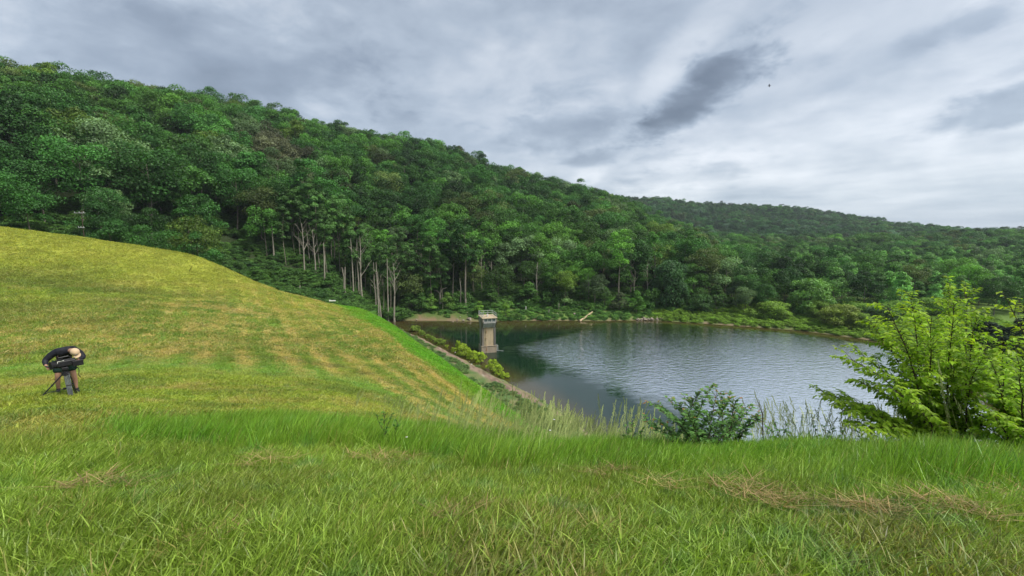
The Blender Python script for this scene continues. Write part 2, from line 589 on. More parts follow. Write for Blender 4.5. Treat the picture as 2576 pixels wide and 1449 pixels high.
def ground_mat():
    m_, n = mat('meadow_ground')
    c = n.n('ShaderNodeAttribute', attribute_type='GEOMETRY', attribute_name='Col').outputs['Color']
    geo = n.n('ShaderNodeNewGeometry')
    pos = geo.outputs['Position']
    n1 = n.noise(pos, 1.1, 6, 0.65)
    n2 = n.noise(pos, 4.5, 5, 0.7)
    n3 = n.noise(pos, 0.22, 4, 0.55)
    c = n.mix(n.ramp(n1, 0.40, 0.75, 0, 0.40), c, n.mix(1.0, c, (0.55, 0.62, 0.6), 'MULTIPLY'))
    c = n.mix(n.ramp(n2, 0.55, 0.78, 0, 0.35), c, n.mix(1.0, c, (1.5, 1.35, 1.3), 'MULTIPLY'))
    c = n.mix(n.ramp(n3, 0.5, 0.72, 0, 0.35), c, n.mix(1.0, c, (0.72, 0.9, 0.7), 'MULTIPLY'))
    p = n.n('ShaderNodeBsdfPrincipled', ins={'Base Color': c, 'Roughness': 0.95, 'Specular IOR Level': 0.1})
    hh = n.m('ADD', n.m('MULTIPLY', n1, 0.6), n.m('MULTIPLY', n2, 0.4))
    b = n.n('ShaderNodeBump', ins={'Strength': 0.9, 'Distance': 0.25, 'Height': hh})
    n.l(b.outputs[0], p.inputs['Normal'])
    n.n('ShaderNodeOutputMaterial', ins={0: p.outputs[0]})
    return m_


M['ground'] = ground_mat()


def water_mat():
    m_, n = mat('lake_water')
    geo = n.n('ShaderNodeNewGeometry')
    pos = geo.outputs['Position']
    spx = n.n('ShaderNodeSeparateXYZ', ins={0: pos})
    # the wind reaches the open water; the lee of the dam and the far bank stay calm
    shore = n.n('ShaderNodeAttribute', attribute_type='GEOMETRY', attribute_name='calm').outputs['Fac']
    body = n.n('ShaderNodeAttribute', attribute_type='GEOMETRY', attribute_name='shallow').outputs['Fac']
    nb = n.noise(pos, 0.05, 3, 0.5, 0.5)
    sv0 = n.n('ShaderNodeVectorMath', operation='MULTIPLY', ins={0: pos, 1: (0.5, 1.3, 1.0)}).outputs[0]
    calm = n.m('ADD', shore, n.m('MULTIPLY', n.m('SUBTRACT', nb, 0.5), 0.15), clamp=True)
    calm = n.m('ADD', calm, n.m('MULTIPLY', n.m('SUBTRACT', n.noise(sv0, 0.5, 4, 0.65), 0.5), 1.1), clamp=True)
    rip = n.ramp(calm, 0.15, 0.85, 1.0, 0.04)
    sv = n.n('ShaderNodeVectorMath', operation='MULTIPLY', ins={0: pos, 1: (0.8, 1.5, 1.0)}).outputs[0]
    h1 = n.noise(sv, 0.95, 1.5, 0.45, 0.5)
    h2 = n.noise(sv, 3.0, 2, 0.5, 0.3)
    h = n.m('ADD', n.m('MULTIPLY', h1, 0.7), n.m('MULTIPLY', h2, 0.3))
    bm_ = n.n('ShaderNodeBump', ins={'Strength': 1.0, 'Height': h, 'Distance': n.m('MULTIPLY', rip, 0.17)})
    col = n.mix(body, (0.006, 0.020, 0.010), (0.055, 0.042, 0.014))
    dif = n.n('ShaderNodeBsdfDiffuse', ins={0: col})
    gl = n.n('ShaderNodeBsdfGlossy', ins={0: (0.93, 0.97, 1.0, 1), 1: 0.05})
    n.l(bm_.outputs[0], gl.inputs['Normal'])
    fr = n.n('ShaderNodeFresnel', ins={0: 1.33})
    n.l(bm_.outputs[0], fr.inputs['Normal'])
    f = n.m('ADD', n.m('MULTIPLY', fr.outputs[0], 0.85), n.m('ADD', n.m('MULTIPLY', rip, 0.85), 0.03), clamp=True)  # ripple mask also lifts reflectance beyond Fresnel: sky sheen painted on the rippled water
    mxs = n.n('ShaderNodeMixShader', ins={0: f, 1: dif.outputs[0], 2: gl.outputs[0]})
    n.n('ShaderNodeOutputMaterial', ins={0: mxs.outputs[0]})
    return m_


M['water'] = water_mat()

# ------------------------------------------------------------------ colours of the ground (what grows or lies there)
DN = np.array([0.84, 0.54])       # across the dam, towards the water


def meadow_colour(x, y):
    """mown meadow and dam: albedo of the cover at each spot"""
    x, y = np.asarray(x, float), np.asarray(y, float)
    n_ = DN[0] * x + DN[1] * y
    t_ = -DN[1] * x + DN[0] * y
    r = np.hypot(x, y)
    sh = x.shape + (1,)

    def C(c):
        return np.array(c)

    def mx(a, b, f):
        f = f.reshape(sh)
        return a * (1 - f) + b * f
    c = np.zeros(x.shape + (3,)) + C((0.260, 0.320, 0.042))
    big = fbm(x * 0.06, y * 0.09, 3, 40)
    mid = fbm(x * 0.3, y * 0.3, 4, 44)
    c = mx(c, C((0.125, 0.170, 0.030)), sstep(0.50, 0.68, big))
    c = mx(c, C((0.33, 0.265, 0.085)), sstep(0.56, 0.74, mid) * 0.6)
    c = mx(c, C((0.105, 0.165, 0.030)), sstep(0.50, 0.34, mid) * 0.6)
    tuf = fbm(x * 1.1, y * 1.1, 3, 47)
    c = mx(c, C((0.095, 0.170, 0.028)), sstep(0.60, 0.72, tuf) * 0.65 * (r > 6))
    c = mx(c, C((0.36, 0.27, 0.12)), sstep(0.36, 0.26, tuf) * 0.55 * (r > 6))
    # mowing stripes along the dam top
    rL1, rL2, rH = feature_r(x, y, 7), feature_r(x, y, 8), feature_r(x, y, 6)
    th = np.arctan2(x, y)
    stripe = fbm(n_ * 0.95 + 0.6 * vnoise(t_ * 0.05, n_ * 0 + 3, 9), t_ * 0.025, 2, 51)
    top = sstep(0.45, 0.75, r / rL1) * sstep(-32, -20, x)
    c = mx(c, C((0.36, 0.285, 0.075)), top * 0.6 * sstep(0.50, 0.58, stripe) * 0.8)
    c = mx(c, C((0.19, 0.26, 0.04)), top * sstep(0.48, 0.40, stripe) * 0.75)
    # the darker hollow before the bank and the yellow bank top
    th = np.arctan2(x, y)
    left = sstep(-0.28, -0.42, th)
    f_ = r / feature_r(x, y, 8)
    c = mx(c, C((0.32, 0.335, 0.050)), left * sstep(0.62, 0.9, f_) * 0.8)
    c = mx(c, C((0.150, 0.185, 0.034)), left * sstep(0.34, 0.46, f_) * sstep(0.66, 0.52, f_) * (0.35 + 0.5 * fbm(x * .12, y * .3, 3, 8)))
    # green strip beside the wheel track
    rT = feature_r(x, y, 5)
    tr = np.exp(-((r - rT * 0.98) / (0.09 * rT)) ** 2) * sstep(0.02, -0.15, th)
    c = mx(c, C((0.190, 0.330, 0.055)), tr * 0.9)
    rt2 = np.exp(-((r - rT * 1.16 - 1.2 * (fbm(x * .1, y * .1, 2, 3) - .5)) / 0.45) ** 2) * sstep(-0.1, -0.3, th)
    c = mx(c, C((0.10, 0.095, 0.040)), rt2 * 0.75)
    lines = 0.5 + 0.5 * np.sin(n_ * 3.3 + 2.6 * vnoise(t_ * 0.06, n_ * 0.3, 19))
    lw = np.clip(1, 0, 1) * sstep(0.32, 0.5, r / rL1) * sstep(-44, -30, x) * (th < 0.1) * (0.65 + 0.5 * fbm(t_ * 0.12, n_ * 0.2, 2, 18))
    c = mx(c, C((0.46, 0.36, 0.13)), lw * sstep(0.60, 0.80, lines) * 0.95)
    c = mx(c, C((0.14, 0.24, 0.035)), lw * sstep(0.35, 0.12, lines) * 0.85)
    # fresh green face of the dam
    face = sstep(-0.9, 0.9, (n_ - 12.6) + 1.2 * (fbm(x * .3, y * .3, 3, 61) - 0.5)) * sstep(17, 22, r) * sstep(-0.75, -0.4, th)
    face = face * (th > -0.48)
    c = mx(c, mx(np.zeros(x.shape + (3,)) + C((0.115, 0.30, 0.016)), C((0.19, 0.28, 0.03)), sstep(0.5, 0.7, mid) * 0.6), face)
    # bench, weeds, gravel path and wet margin near the waterline
    ns = n_ + 1.2 * (fbm(x * 0.15, y * 0.15, 3, 71) - 0.5)
    bench = sstep(28.0, 30.5, ns) * (r > 45)
    c = mx(c, C((0.17, 0.17, 0.075)), bench)
    c = mx(c, C((0.085, 0.145, 0.045)), bench * sstep(0.42, 0.6, mid))
    path = np.exp(-((ns - 40.3) / 1.25) ** 2) * (r > 45)
    pr_ = fbm(x * 0.55, y * 0.55, 4, 78)
    stones = fbm(x * 2.6, y * 2.6, 2, 79)
    pc = mx(np.zeros(x.shape + (3,)) + C((0.25, 0.180, 0.135)), C((0.14, 0.100, 0.075)), sstep(.42, .62, fbm(x * 1.3, y * 1.3, 3, 77)))
    pc = mx(pc, C((0.42, 0.37, 0.31)), sstep(0.70, 0.82, stones) * 0.7)
    c = mx(c, pc, np.clip(path * 1.6 - 1.5 * sstep(0.45, 0.75, pr_) * (1 - path * 0.5), 0, 1))
    p2 = np.exp(-((ns - 30.8) / 0.7) ** 2) * (r > 45)
    c = mx(c, C((0.28, 0.22, 0.14)), p2 * 0.7)
    # foreground
    fg = sstep(9, 6, r)
    c = mx(c, C((0.240, 0.370, 0.048)), fg * 0.85)
    c = mx(c, C((0.27, 0.24, 0.085)), fg * sstep(0.60, 0.72, fbm(x * 0.9, y * 1.8, 3, 81)) * sstep(5, 2.5, r) * 0.8)
    c = mx(c, C((0.09, 0.075, 0.05)), np.zeros(x.shape))
    return c


def hill_colour(x, y, z):
    x, y = np.asarray(x, float), np.asarray(y, float)
    sh = x.shape + (1,)
    n1 = fbm(x * 0.2, y * 0.2, 4, 91)
    c = np.zeros(x.shape + (3,)) + np.array((0.030, 0.045, 0.018))

    def mx(a, b, f):
        f = f.reshape(sh)
        return a * (1 - f) + np.array(b) * f
    c = mx(c, (0.085, 0.13, 0.035), sstep(5.5, 3.0, z + 3 * (n1 - 0.5)))
    c = mx(c, (0.20, 0.14, 0.085), sstep(1.0, 0.4, z + 2.6 * (n1 - 0.5)) * sstep(-4, -16, x))
    c = mx(c, (0.20, 0.15, 0.10), sstep(0.20, 0.05, z + 0.25 * (fbm(x * .5, y * .5, 3, 2) - .5)))
    c = mx(c, (0.11, 0.18, 0.04), sstep(-5, 8, x) * sstep(0.4, 0.6, z) * sstep(2.2, 1.6, z))
    return c


# ------------------------------------------------------------------ ground sheets
def polar_sheet(name, angles, radii, zf, colf, material):
    A, Rr = np.meshgrid(angles, radii, indexing='ij')
    X, Y = np.sin(A) * Rr, np.cos(A) * Rr
    Z = zf(X, Y)
    Cc = colf(X, Y, Z)
    na, nr = A.shape
    idx = np.arange(na * nr).reshape(na, nr)
    q = np.stack([idx[:-1, :-1], idx[1:, :-1], idx[1:, 1:], idx[:-1, 1:]], -1).reshape(-1, 4)
    q = q[:, ::-1]
    return mesh_np(name, np.stack([X, Y, Z], -1).reshape(-1, 3), q, mats=[material], smooth=True,
                   attrs={'Col': ('FLOAT_COLOR', Cc.reshape(-1, 3))})


ang = np.concatenate([np.linspace(-math.pi, -1.0, 60)[:-1], np.linspace(-1.0, 1.0, 420), np.linspace(1.0, math.pi, 60)[1:]])
rad = np.concatenate([[0.02], np.geomspace(0.6, 175, 330)])
g = link('ground', polar_sheet('ground', ang, rad, near_z, lambda x, y, z: meadow_colour(x, y), M['ground']))
g['kind'] = 'structure'
ang = np.linspace(-1.25, 1.2, 420)
rad = np.geomspace(38, 1900, 200)
hm = link('hillside', polar_sheet('hillside', ang, rad, hill_z, hill_colour, M['ground']))
hm['kind'] = 'structure'

# lake
gx, gy = np.meshgrid(np.linspace(-80, 260, 171), np.linspace(-60, 175, 120), indexing='ij')
idx = np.arange(gx.size).reshape(gx.shape)
q = np.stack([idx[:-1, :-1], idx[1:, :-1], idx[1:, 1:], idx[:-1, 1:]], -1).reshape(-1, 4)
nn = DN[0] * gx + DN[1] * gy
hz_ = hill_z(gx, gy)
cwav = nn + 7.0 * (fbm(gx * .03, gy * .03, 2, 6) - .5)
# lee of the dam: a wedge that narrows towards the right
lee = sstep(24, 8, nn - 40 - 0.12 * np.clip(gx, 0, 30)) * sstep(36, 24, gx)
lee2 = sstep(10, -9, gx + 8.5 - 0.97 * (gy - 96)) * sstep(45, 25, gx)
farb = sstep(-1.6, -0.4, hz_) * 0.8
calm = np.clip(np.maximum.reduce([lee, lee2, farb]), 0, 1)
shal = sstep(-4.5, -0.15, np.maximum(near_z(gx, gy), hz_)) * 0.9
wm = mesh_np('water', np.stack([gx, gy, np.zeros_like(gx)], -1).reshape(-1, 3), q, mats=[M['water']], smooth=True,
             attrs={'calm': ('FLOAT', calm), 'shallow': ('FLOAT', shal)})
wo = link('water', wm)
wo['kind'] = 'structure'


# ------------------------------------------------------------------ scattering by geometry nodes (for what nobody could count)
def hidden_collection(name, meshes):
    c = bpy.data.collections.new(name)
    for i, me in enumerate(meshes):
        o = bpy.data.objects.new('%s_%02d' % (name, i), me)
        c.objects.link(o)
    return c


def scatter(name, label, cat, coll, pts, rot, scl, tint, idx):
    n = len(pts)
    me = bpy.data.meshes.new(name)
    me.vertices.add(n)
    me.vertices.foreach_set('co', np.asarray(pts, np.float32).ravel())
    for an, typ, dat, key in (('rot', 'FLOAT_VECTOR', rot, 'vector'), ('scl', 'FLOAT_VECTOR', scl, 'vector'), ('tint', 'FLOAT_VECTOR', tint, 'vector')):
        at = me.attributes.new(an, typ, 'POINT')
        at.data.foreach_set(key, np.asarray(dat, np.float32).ravel())
    at = me.attributes.new('which', 'INT', 'POINT')
    at.data.foreach_set('value', np.asarray(idx, np.int32))
    o = link(name, me)
    o['kind'] = 'stuff'
    tag(o, label, cat)
    ng = bpy.data.node_groups.new(name + '_scatter', 'GeometryNodeTree')
    ng.interface.new_socket('Geometry', in_out='INPUT', socket_type='NodeSocketGeometry')
    ng.interface.new_socket('Geometry', in_out='OUTPUT', socket_type='NodeSocketGeometry')
    N = ng.nodes
    gi, go = N.new('NodeGroupInput'), N.new('NodeGroupOutput')
    ci = N.new('GeometryNodeCollectionInfo')
    ci.inputs['Collection'].default_value = coll
    ci.inputs['Separate Children'].default_value = True
    ci.inputs['Reset Children'].default_value = True
    iop = N.new('GeometryNodeInstanceOnPoints')
    iop.inputs['Pick Instance'].default_value = True

    def attr(nm, typ):
        a = N.new('GeometryNodeInputNamedAttribute')
        a.data_type = typ
        a.inputs['Name'].default_value = nm
        return [s for s in a.outputs if s.enabled and s.name == 'Attribute'][0]
    e2r = N.new('FunctionNodeEulerToRotation')
    L = ng.links.new
    L(gi.outputs[0], iop.inputs['Points'])
    L(ci.outputs[0], iop.inputs['Instance'])
    L(attr('which', 'INT'), iop.inputs['Instance Index'])
    L(attr('rot', 'FLOAT_VECTOR'), e2r.inputs[0])
    L(e2r.outputs[0], iop.inputs['Rotation'])
    L(attr('scl', 'FLOAT_VECTOR'), iop.inputs['Scale'])
    L(iop.outputs[0], go.inputs[0])
    md = o.modifiers.new('scatter', 'NODES')
    md.node_group = ng
    return o


def slope_euler(x, y, zf, yaw, e=0.3):
    """XYZ eulers that stand things square on the slope, turned by yaw"""
    gx_ = (zf(x + e, y) - zf(x - e, y)) / (2 * e)
    gy_ = (zf(x, y + e) - zf(x, y - e)) / (2 * e)
    out = np.zeros((len(x), 3))
    for i in range(len(x)):
        nrm = Vector((-gx_[i], -gy_[i], 1)).normalized()
        qd = Vector((0, 0, 1)).rotation_difference(nrm)
        out[i] = (qd.to_matrix() @ Matrix.Rotation(yaw[i], 3, 'Z')).to_euler('XYZ')
    return out


# ------------------------------------------------------------------ trees
def leaf_quads(P, Nn, size, r, aspect=0.75):
    """kite-shaped leaf sprays at P with normals about Nn"""
    n = len(P)
    Nn = Nn / np.maximum(np.linalg.norm(Nn, axis=1, keepdims=True), 1e-6)
    rv = r.normal(size=(n, 3))
    T = np.cross(Nn, rv)
    T /= np.maximum(np.linalg.norm(T, axis=1, keepdims=True), 1e-6)
    B = np.cross(Nn, T)
    s = size.reshape(-1, 1)
    j = r.uniform(0.7, 1.3, (n, 4, 1))
    V = np.stack([P - T * s * j[:, 0], P - B * s * aspect * j[:, 1] + Nn * s * 0.12, P + T * s * j[:, 2], P + B * s * aspect * j[:, 3] - Nn * s * 0.12], 1)
    return V.reshape(-1, 3), np.arange(n * 4).reshape(-1, 4)


def crown_arrays(seed, H, Rr, base_frac, puffs, per, leaf, shape='round', puff_r=(0.20, 0.34), lean=0.0, irregular=0.25):
    r = np.random.default_rng(seed)
    zb, zt = H * base_frac, H
    ch = zt - zb
    P, Nn, LV = [], [], []
    for i in range(puffs):
        f = r.uniform(0, 1) ** 0.8
        if shape == 'round':
            env = math.sin(math.pi * (0.12 + 0.80 * f)) ** 0.6
        elif shape == 'cone':
            env = (1.05 - f) * 0.95 + 0.05
        elif shape == 'vase':
            env = 0.30 + 0.75 * f if f < 0.75 else 0.86 * (1.9 - 1.25 * f)
        else:
            env = 0.55 + 0.45 * math.sin(math.pi * f)
        a = r.uniform(0, 2 * math.pi)
        rr = Rr * env * (0.35 + 0.62 * math.sqrt(r.uniform())) * (1 + irregular * math.sin(a * 2 + seed))
        pr = Rr * r.uniform(*puff_r) * (0.75 + 0.4 * env)
        c = np.array([rr * math.cos(a) + lean * f * H, rr * math.sin(a), zb + ch * (0.06 + f * 0.88) - pr * 0.3])
        k = int(per * r.uniform(0.7, 1.3))
        d = r.normal(size=(k, 3))
        d /= np.linalg.norm(d, axis=1, keepdims=True)
        d[:, 2] = np.where(d[:, 2] < -0.25, -d[:, 2] * 0.8, d[:, 2])
        rad_ = pr * (0.55 + 0.5 * r.uniform(size=(k, 1)) ** 0.5)
        p = c + d * rad_ * np.array([1.08, 1.08, 0.92])
        P.append(p)
        Nn.append(d * 0.80 + np.array([0, 0, 0.25]) + r.normal(size=(k, 3)) * 0.48)
        shade = r.uniform(0.10, 0.90)
        LV.append(np.clip(shade + r.normal(size=k) * 0.16, 0, 1))
    P, Nn, LV = np.concatenate(P), np.concatenate(Nn), np.concatenate(LV)
    size = leaf * r.uniform(0.6, 1.35, len(P))
    V, F = leaf_quads(P, Nn, size, r)
    return V, F, np.repeat(LV, 4)


def limb_arrays(seed, H, Rr, base_frac, r0, limbs=6, bend=0.04, dead=False, fork=0.0):
    r = random.Random(seed)
    mb = MB()
    top = H * (0.82 if not dead else 0.95)
    pts, rd = [], []
    n = 8
    dx, dy = r.uniform(-bend, bend), r.uniform(-bend, bend)
    for i in range(n + 1):
        f = i / n
        pts.append((dx * H * f * f + 0.012 * H * math.sin(f * 5 + seed), dy * H * f * f + 0.010 * H * math.sin(f * 4 + 2 * seed), top * f - (0.8 if i == 0 else 0)))
        rd.append(r0 * (1.15 if i == 0 else (1 - 0.82 * f)))
    mb.tube(pts, rd, 6)

    def at(f):
        k = min(int(f * n), n - 1)
        t = f * n - k
        return Vector(pts[k]).lerp(Vector(pts[k + 1]), t), rd[k] * (1 - t) + rd[k + 1] * t
    for i in range(limbs):
        f = base_frac * 0.9 + (0.93 - base_frac * 0.9) * (i + r.random() * 0.6) / limbs
        if dead:
            f = 0.42 + 0.52 * (i + r.random() * .5) / limbs
        p, rr = at(min(f / (0.82 if not dead else 0.95), 0.98))
        a = r.uniform(0, 6.283)
        ln = Rr * r.uniform(0.55, 0.95) * (1.1 - 0.5 * f)
        up = ln * r.uniform(0.5, 1.1) * (1.9 if dead else 1)
        q1 = p + Vector((math.cos(a) * ln * 0.5, math.sin(a) * ln * 0.5, up * 0.42))
        q2 = p + Vector((math.cos(a) * ln, math.sin(a) * ln, up))
        mb.tube([p, q1, q2], [rr * 0.55, rr * 0.38, rr * 0.12], 5)
        if dead:
            for _ in range(3):
                t = r.uniform(0.35, 0.95)
                s0 = q1.lerp(q2, t) if t > .5 else p.lerp(q1, t * 2)
                a2 = a + r.uniform(-1.1, 1.1)
                l2 = ln * r.uniform(0.3, 0.6)
                s1 = s0 + Vector((math.cos(a2) * l2, math.sin(a2) * l2, l2 * r.uniform(0.6, 1.6)))
                mb.tube([s0, s1], [rr * 0.28, rr * 0.08], 4)
    return mb


def merge_tree(name, crown, limbs, bark):
    V, F, LV = crown
    lv_ = np.array(limbs.v)
    nb = len(V)
    f4 = [tuple(i + nb for i in f) for f in limbs.f if len(f) == 4]
    f4 = np.array(f4)
    allF = np.concatenate([F, f4]) if len(f4) else F
    mi = np.concatenate([np.zeros(len(F)), np.ones(len(f4))])
    return mesh_np(name, np.concatenate([V, lv_]), allF, mats=[M['crown'], bark], attrs={'lv': ('FLOAT', np.concatenate([LV, np.full(len(lv_), 0.5)]))}, mat_idx=mi)


TREES = []    # (crown mesh, trunk mesh, joined mesh, height, radius)
for i in range(10):
    H = 19 + (i % 4) * 1.3
    Rr = 5.6 + (i * 7 % 5) * 0.55
    shp = ['round', 'round', 'vase', 'col', 'round'][i % 5]
    bf = [0.34, 0.28, 0.42, 0.2, 0.30][i % 5]
    cr_ = crown_arrays(100 + i, H, Rr, bf, 30 + (i % 3) * 4, 210, 0.25, shp, (0.26, 0.42))
    lb_ = limb_arrays(100 + i, H, Rr, bf, 0.26)
    cm = mesh_np('tree_crown', *cr_[:2], mats=[M['crown']], attrs={'lv': ('FLOAT', cr_[2])})
    TREES.append((cm, lb_.mesh('tree_trunk', M['bark']), merge_tree('tree_far', cr_, lb_, M['bark']), H, Rr))
TALL = []     # tall trees of the forest edge, bare trunk and high crown
for i in range(5):
    H, Rr = 25 + i * 0.9, 3.8 + 0.3 * i
    cr_ = crown_arrays(200 + i, H, Rr, 0.50, 26, 170, 0.23, 'col', (0.22, 0.36))
    lb_ = limb_arrays(200 + i, H, Rr, 0.5, 0.30, 7, 0.03)
    cm = mesh_np('tall_crown', *cr_[:2], mats=[M['crown']], attrs={'lv': ('FLOAT', cr_[2])})
    TALL.append((cm, lb_.mesh('tall_trunk', M['bark']), None, H, Rr))
CONE = []     # pale green pointed trees of the valley floor
for i in range(5):
    H, Rr = 13 + i * 0.6, 4.0 + 0.25 * i
    cr_ = crown_arrays(300 + i, H, Rr, 0.10, 34, 150, 0.21, 'cone', (0.24, 0.38), irregular=0.1)
    lb_ = limb_arrays(300 + i, H, Rr, 0.15, 0.16)
    cm = mesh_np('pointed_crown', *cr_[:2], mats=[M['crown']], attrs={'lv': ('FLOAT', cr_[2])})
    CONE.append((cm, lb_.mesh('pointed_trunk', M['bark']), merge_tree('pointed_far', cr_, lb_, M['bark']), H, Rr))
DEAD = []
for i in range(4):
    H = 17 + i
    DEAD.append((limb_arrays(400 + i, H, 3.2, 0.4, 0.27, 10, 0.03, dead=True).mesh('dead_trunk', M['deadwood']), H))
BUSH = []     # rounded shrubs, low to the ground
for i in range(5):
    H, Rr = 3.0, 2.1
    cr_ = crown_arrays(500 + i, H, Rr, 0.02, 26, 90, 0.13, 'round', (0.24, 0.40), irregular=0.15)
    lb_ = limb_arrays(500 + i, H, Rr, 0.1, 0.05)
    cm = mesh_np('bush_foliage', *cr_[:2], mats=[M['crown']], attrs={'lv': ('FLOAT', cr_[2])})
    BUSH.append((cm, lb_.mesh('bush_stems', M['stem']), merge_tree('bush_far', cr_, lb_, M['stem']), H, Rr))

DOME = []
for i in range(4):
    H, Rr = 9.0 + i * 0.5, 5.2
    cr_ = crown_arrays(950 + i, H, Rr, 0.02, 60, 170, 0.20, 'round', (0.20, 0.34), irregular=0.12)
    lb_ = limb_arrays(950 + i, H, Rr, 0.1, 0.14)
    DOME.append((mesh_np('domed_crown', *cr_[:2], mats=[M['crown']], attrs={'lv': ('FLOAT', cr_[2])}), lb_.mesh('domed_trunk', M['bark']), None, H, Rr))

# where the forest stands
gs = 8.3
X, Y = np.meshgrid(np.arange(-560, 760, gs), np.arange(56, 1000, gs), indexing='ij')
X = (X + rng.uniform(-0.46, 0.46, X.shape) * gs).ravel()
Y = (Y + rng.uniform(-0.46, 0.46, Y.shape) * gs).ravel()
keep = (np.abs(X) / Y < 1.32) & ((Y < 640) | (rng.uniform(size=X.shape) < 0.6))
X, Y = X[keep], Y[keep]
hz_t = hill_z(X, Y)
nz_t = near_z(X, Y)
uu, vv, zc = to_px(X, Y, hz_t)
n_t = DN[0] * X + DN[1] * Y
d_edge = hz_t - nz_t
# the cleared, brushy slope at the dam's end and along the bank
clear = (uu > 560) & (uu < 1010) & (Y < 121 + np.clip((uu - 560) * 0.06, 0, 30)) & (Y < 150)
openland = (uu > 2400) & (Y < 112)
ok = (hz_t > 2.3) & (hz_t > nz_t + 1.5) & ~clear
right = uu > 1800
ok = ok | (right & (hz_t > 1.1) & (Y > 138) & (hz_t > nz_t))
ok &= ~openland
ok &= ~((uu > 1990) & (uu < 2330) & (Y < 143))
X, Y, Z, uu = X[ok], Y[ok], hz_t[ok], uu[ok]
nT = len(X)
kind = np.zeros(nT, int)       # 0 broadleaf, 1 tall edge tree, 2 pointed valley tree
rr_ = rng.uniform(size=nT)
edge_d = Y - np.interp(np.arctan2(X, Y), _hth, _hR[:, 2] / np.sqrt(1 + np.tan(_hth) ** 2))
kind[(edge_d < 24) & (uu > 690) & (uu < 1080) & (rr_ < 0.42)] = 1
kind[(edge_d < 16) & (uu > 1080) & (uu < 1750) & (rr_ < 0.14)] = 1
kind[(uu > 1990) & (Y < 330) & (rr_ < 0.85)] = 2
kind[(uu > 1850) & (Y < 240) & (Y > 175) & (rr_ < 0.3)] = 2
which = rng.integers(0, 10, nT)
which[kind > 0] = which[kind > 0] % 5
scale = rng.uniform(0.78, 1.18, nT)
scale *= np.where((kind == 0) & (edge_d < 9), 0.68, 1.0)
scale *= np.where((kind == 0) & (uu > 1760) & (Y < 400), 0.78, 1.0)
scale *= np.where((kind == 0) & (X < -60), 0.92, 1.0)
# tint: stands of one species, single odd crowns, a brownish stand on the slope
tn = fbm(X * 0.012, Y * 0.012, 3, 31)
tr_ = rng.uniform(size=nT)
T0 = np.array([[0.034, 0.110, 0.020]])
T1 = np.array([[0.078, 0.190, 0.024]])
tint = T0 + (T1 - T0) * np.clip((tn - 0.3) * 1.4 + (tr_ - 0.5) * 0.9, 0, 1)[:, None]
odd = rng.uniform(size=nT)
tint = np.where((odd < 0.09)[:, None], np.array([[0.095, 0.165, 0.065]]), tint)      # silvery
tint = np.where((odd > 0.90)[:, None], np.array([[0.075, 0.115, 0.030]]), tint)      # olive
tint = np.where((odd > 0.975)[:, None], np.array([[0.105, 0.185, 0.025]]), tint)     # light green
brown = np.exp(-(((uu - 700) / 90) ** 2)) * np.exp(-((Y - 178) / 26) ** 2)
tint = np.where((brown > 0.45)[:, None] & (tr_ < 0.75)[:, None], np.array([[0.085, 0.098, 0.050]]), tint)
tint = np.where((kind == 2)[:, None], np.array([[0.085, 0.190, 0.046]]) * (0.85 + 0.3 * tr_[:, None]), tint)
tint = np.where((kind == 1)[:, None], tint * 1.15, tint)
tint = np.where((Y > 520)[:, None], tint * np.array([[0.66, 0.76, 1.15]]), tint)  # far-ridge haze painted into the leaf colour: darker and bluer
tint = tint * np.where(kind == 2, 1.45, 1.0)[:, None]
val = np.clip(1.05 + 0.30 * rng.normal(size=nT), 0.45, 1.7)
tint = tint * val[:, None]

# which trees show most: a coarse depth buffer, nearest first
dist = np.hypot(X, Y)
order = np.argsort(dist)
W_, H_ = 512, 288
buf = np.zeros((H_, W_), bool)
seen = np.zeros(nT)
Hs = np.array([[t[3] for t in TREES], [t[3] for t in TALL] * 2, [t[3] for t in CONE] * 2])
Rs = np.array([[t[4] for t in TREES], [t[4] for t in TALL] * 2, [t[4] for t in CONE] * 2])
# the meadow hides what stands behind it
for cx_ in range(W_):
    u_ = (cx_ + 0.5) * 2576 / W_
    sil = np.interp(u_, [0, 300, 600, 830, 943, 1051, 1264, 1400, 2576], [560, 600, 690, 762, 786, 862, 1018, 1110, 1120])
    buf[int(sil * H_ / 1449):, cx_] = True
for i in order:
    h, rd_ = Hs[kind[i], which[i]] * scale[i], Rs[kind[i], which[i]] * scale[i]
    a_, b_, c_ = to_px(X[i], Y[i], Z[i] + h * 0.66)
    px0 = FPX * rd_ / c_ * W_ / 2576
    py0 = FPX * h * 0.36 / c_ * W_ / 2576
    cx_, cy_ = a_ * W_ / 2576, b_ * W_ / 2576
    x0, x1 = int(max(cx_ - px0, 0)), int(min(cx_ + px0 + 1, W_))
    y0, y1 = int(max(cy_ - py0, 0)), int(min(cy_ + py0 + 1, H_))
    if x1 <= x0 or y1 <= y0:
        continue
    sub = buf[y0:y1, x0:x1]
    seen[i] = (~sub).sum()
    yy, xx = np.mgrid[y0:y1, x0:x1]
    sub |= ((xx + .5 - cx_) / max(px0, .5)) ** 2 + ((yy + .5 - cy_) / max(py0, .5)) ** 2 < 1
chosen = set()
for kk, lim in ((0, 290), (1, 60), (2, 70)):
    ids = [i for i in np.argsort(-seen) if kind[i] == kk and seen[i] > 6][:lim]
    chosen |= set(ids)
rot_z = rng.uniform(0, 6.283, nT)


def plant(name, crown_me, trunk_me, loc, sc, rz, tint_, trunk_name='trunk', crown_name='crown', label='', cat='tree', group=None):
    e = link(name, None, None, loc)
    e.rotation_euler = (0, 0, rz)
    e.scale = (sc, sc, sc) if not isinstance(sc, tuple) else sc
    tag(e, label, cat, group)
    if trunk_me is not None:
        link(trunk_name, trunk_me, e)
    if crown_me is not None:
        c = link(crown_name, crown_me, e)
        c['tint'] = [float(t) for t in tint_]
    return e


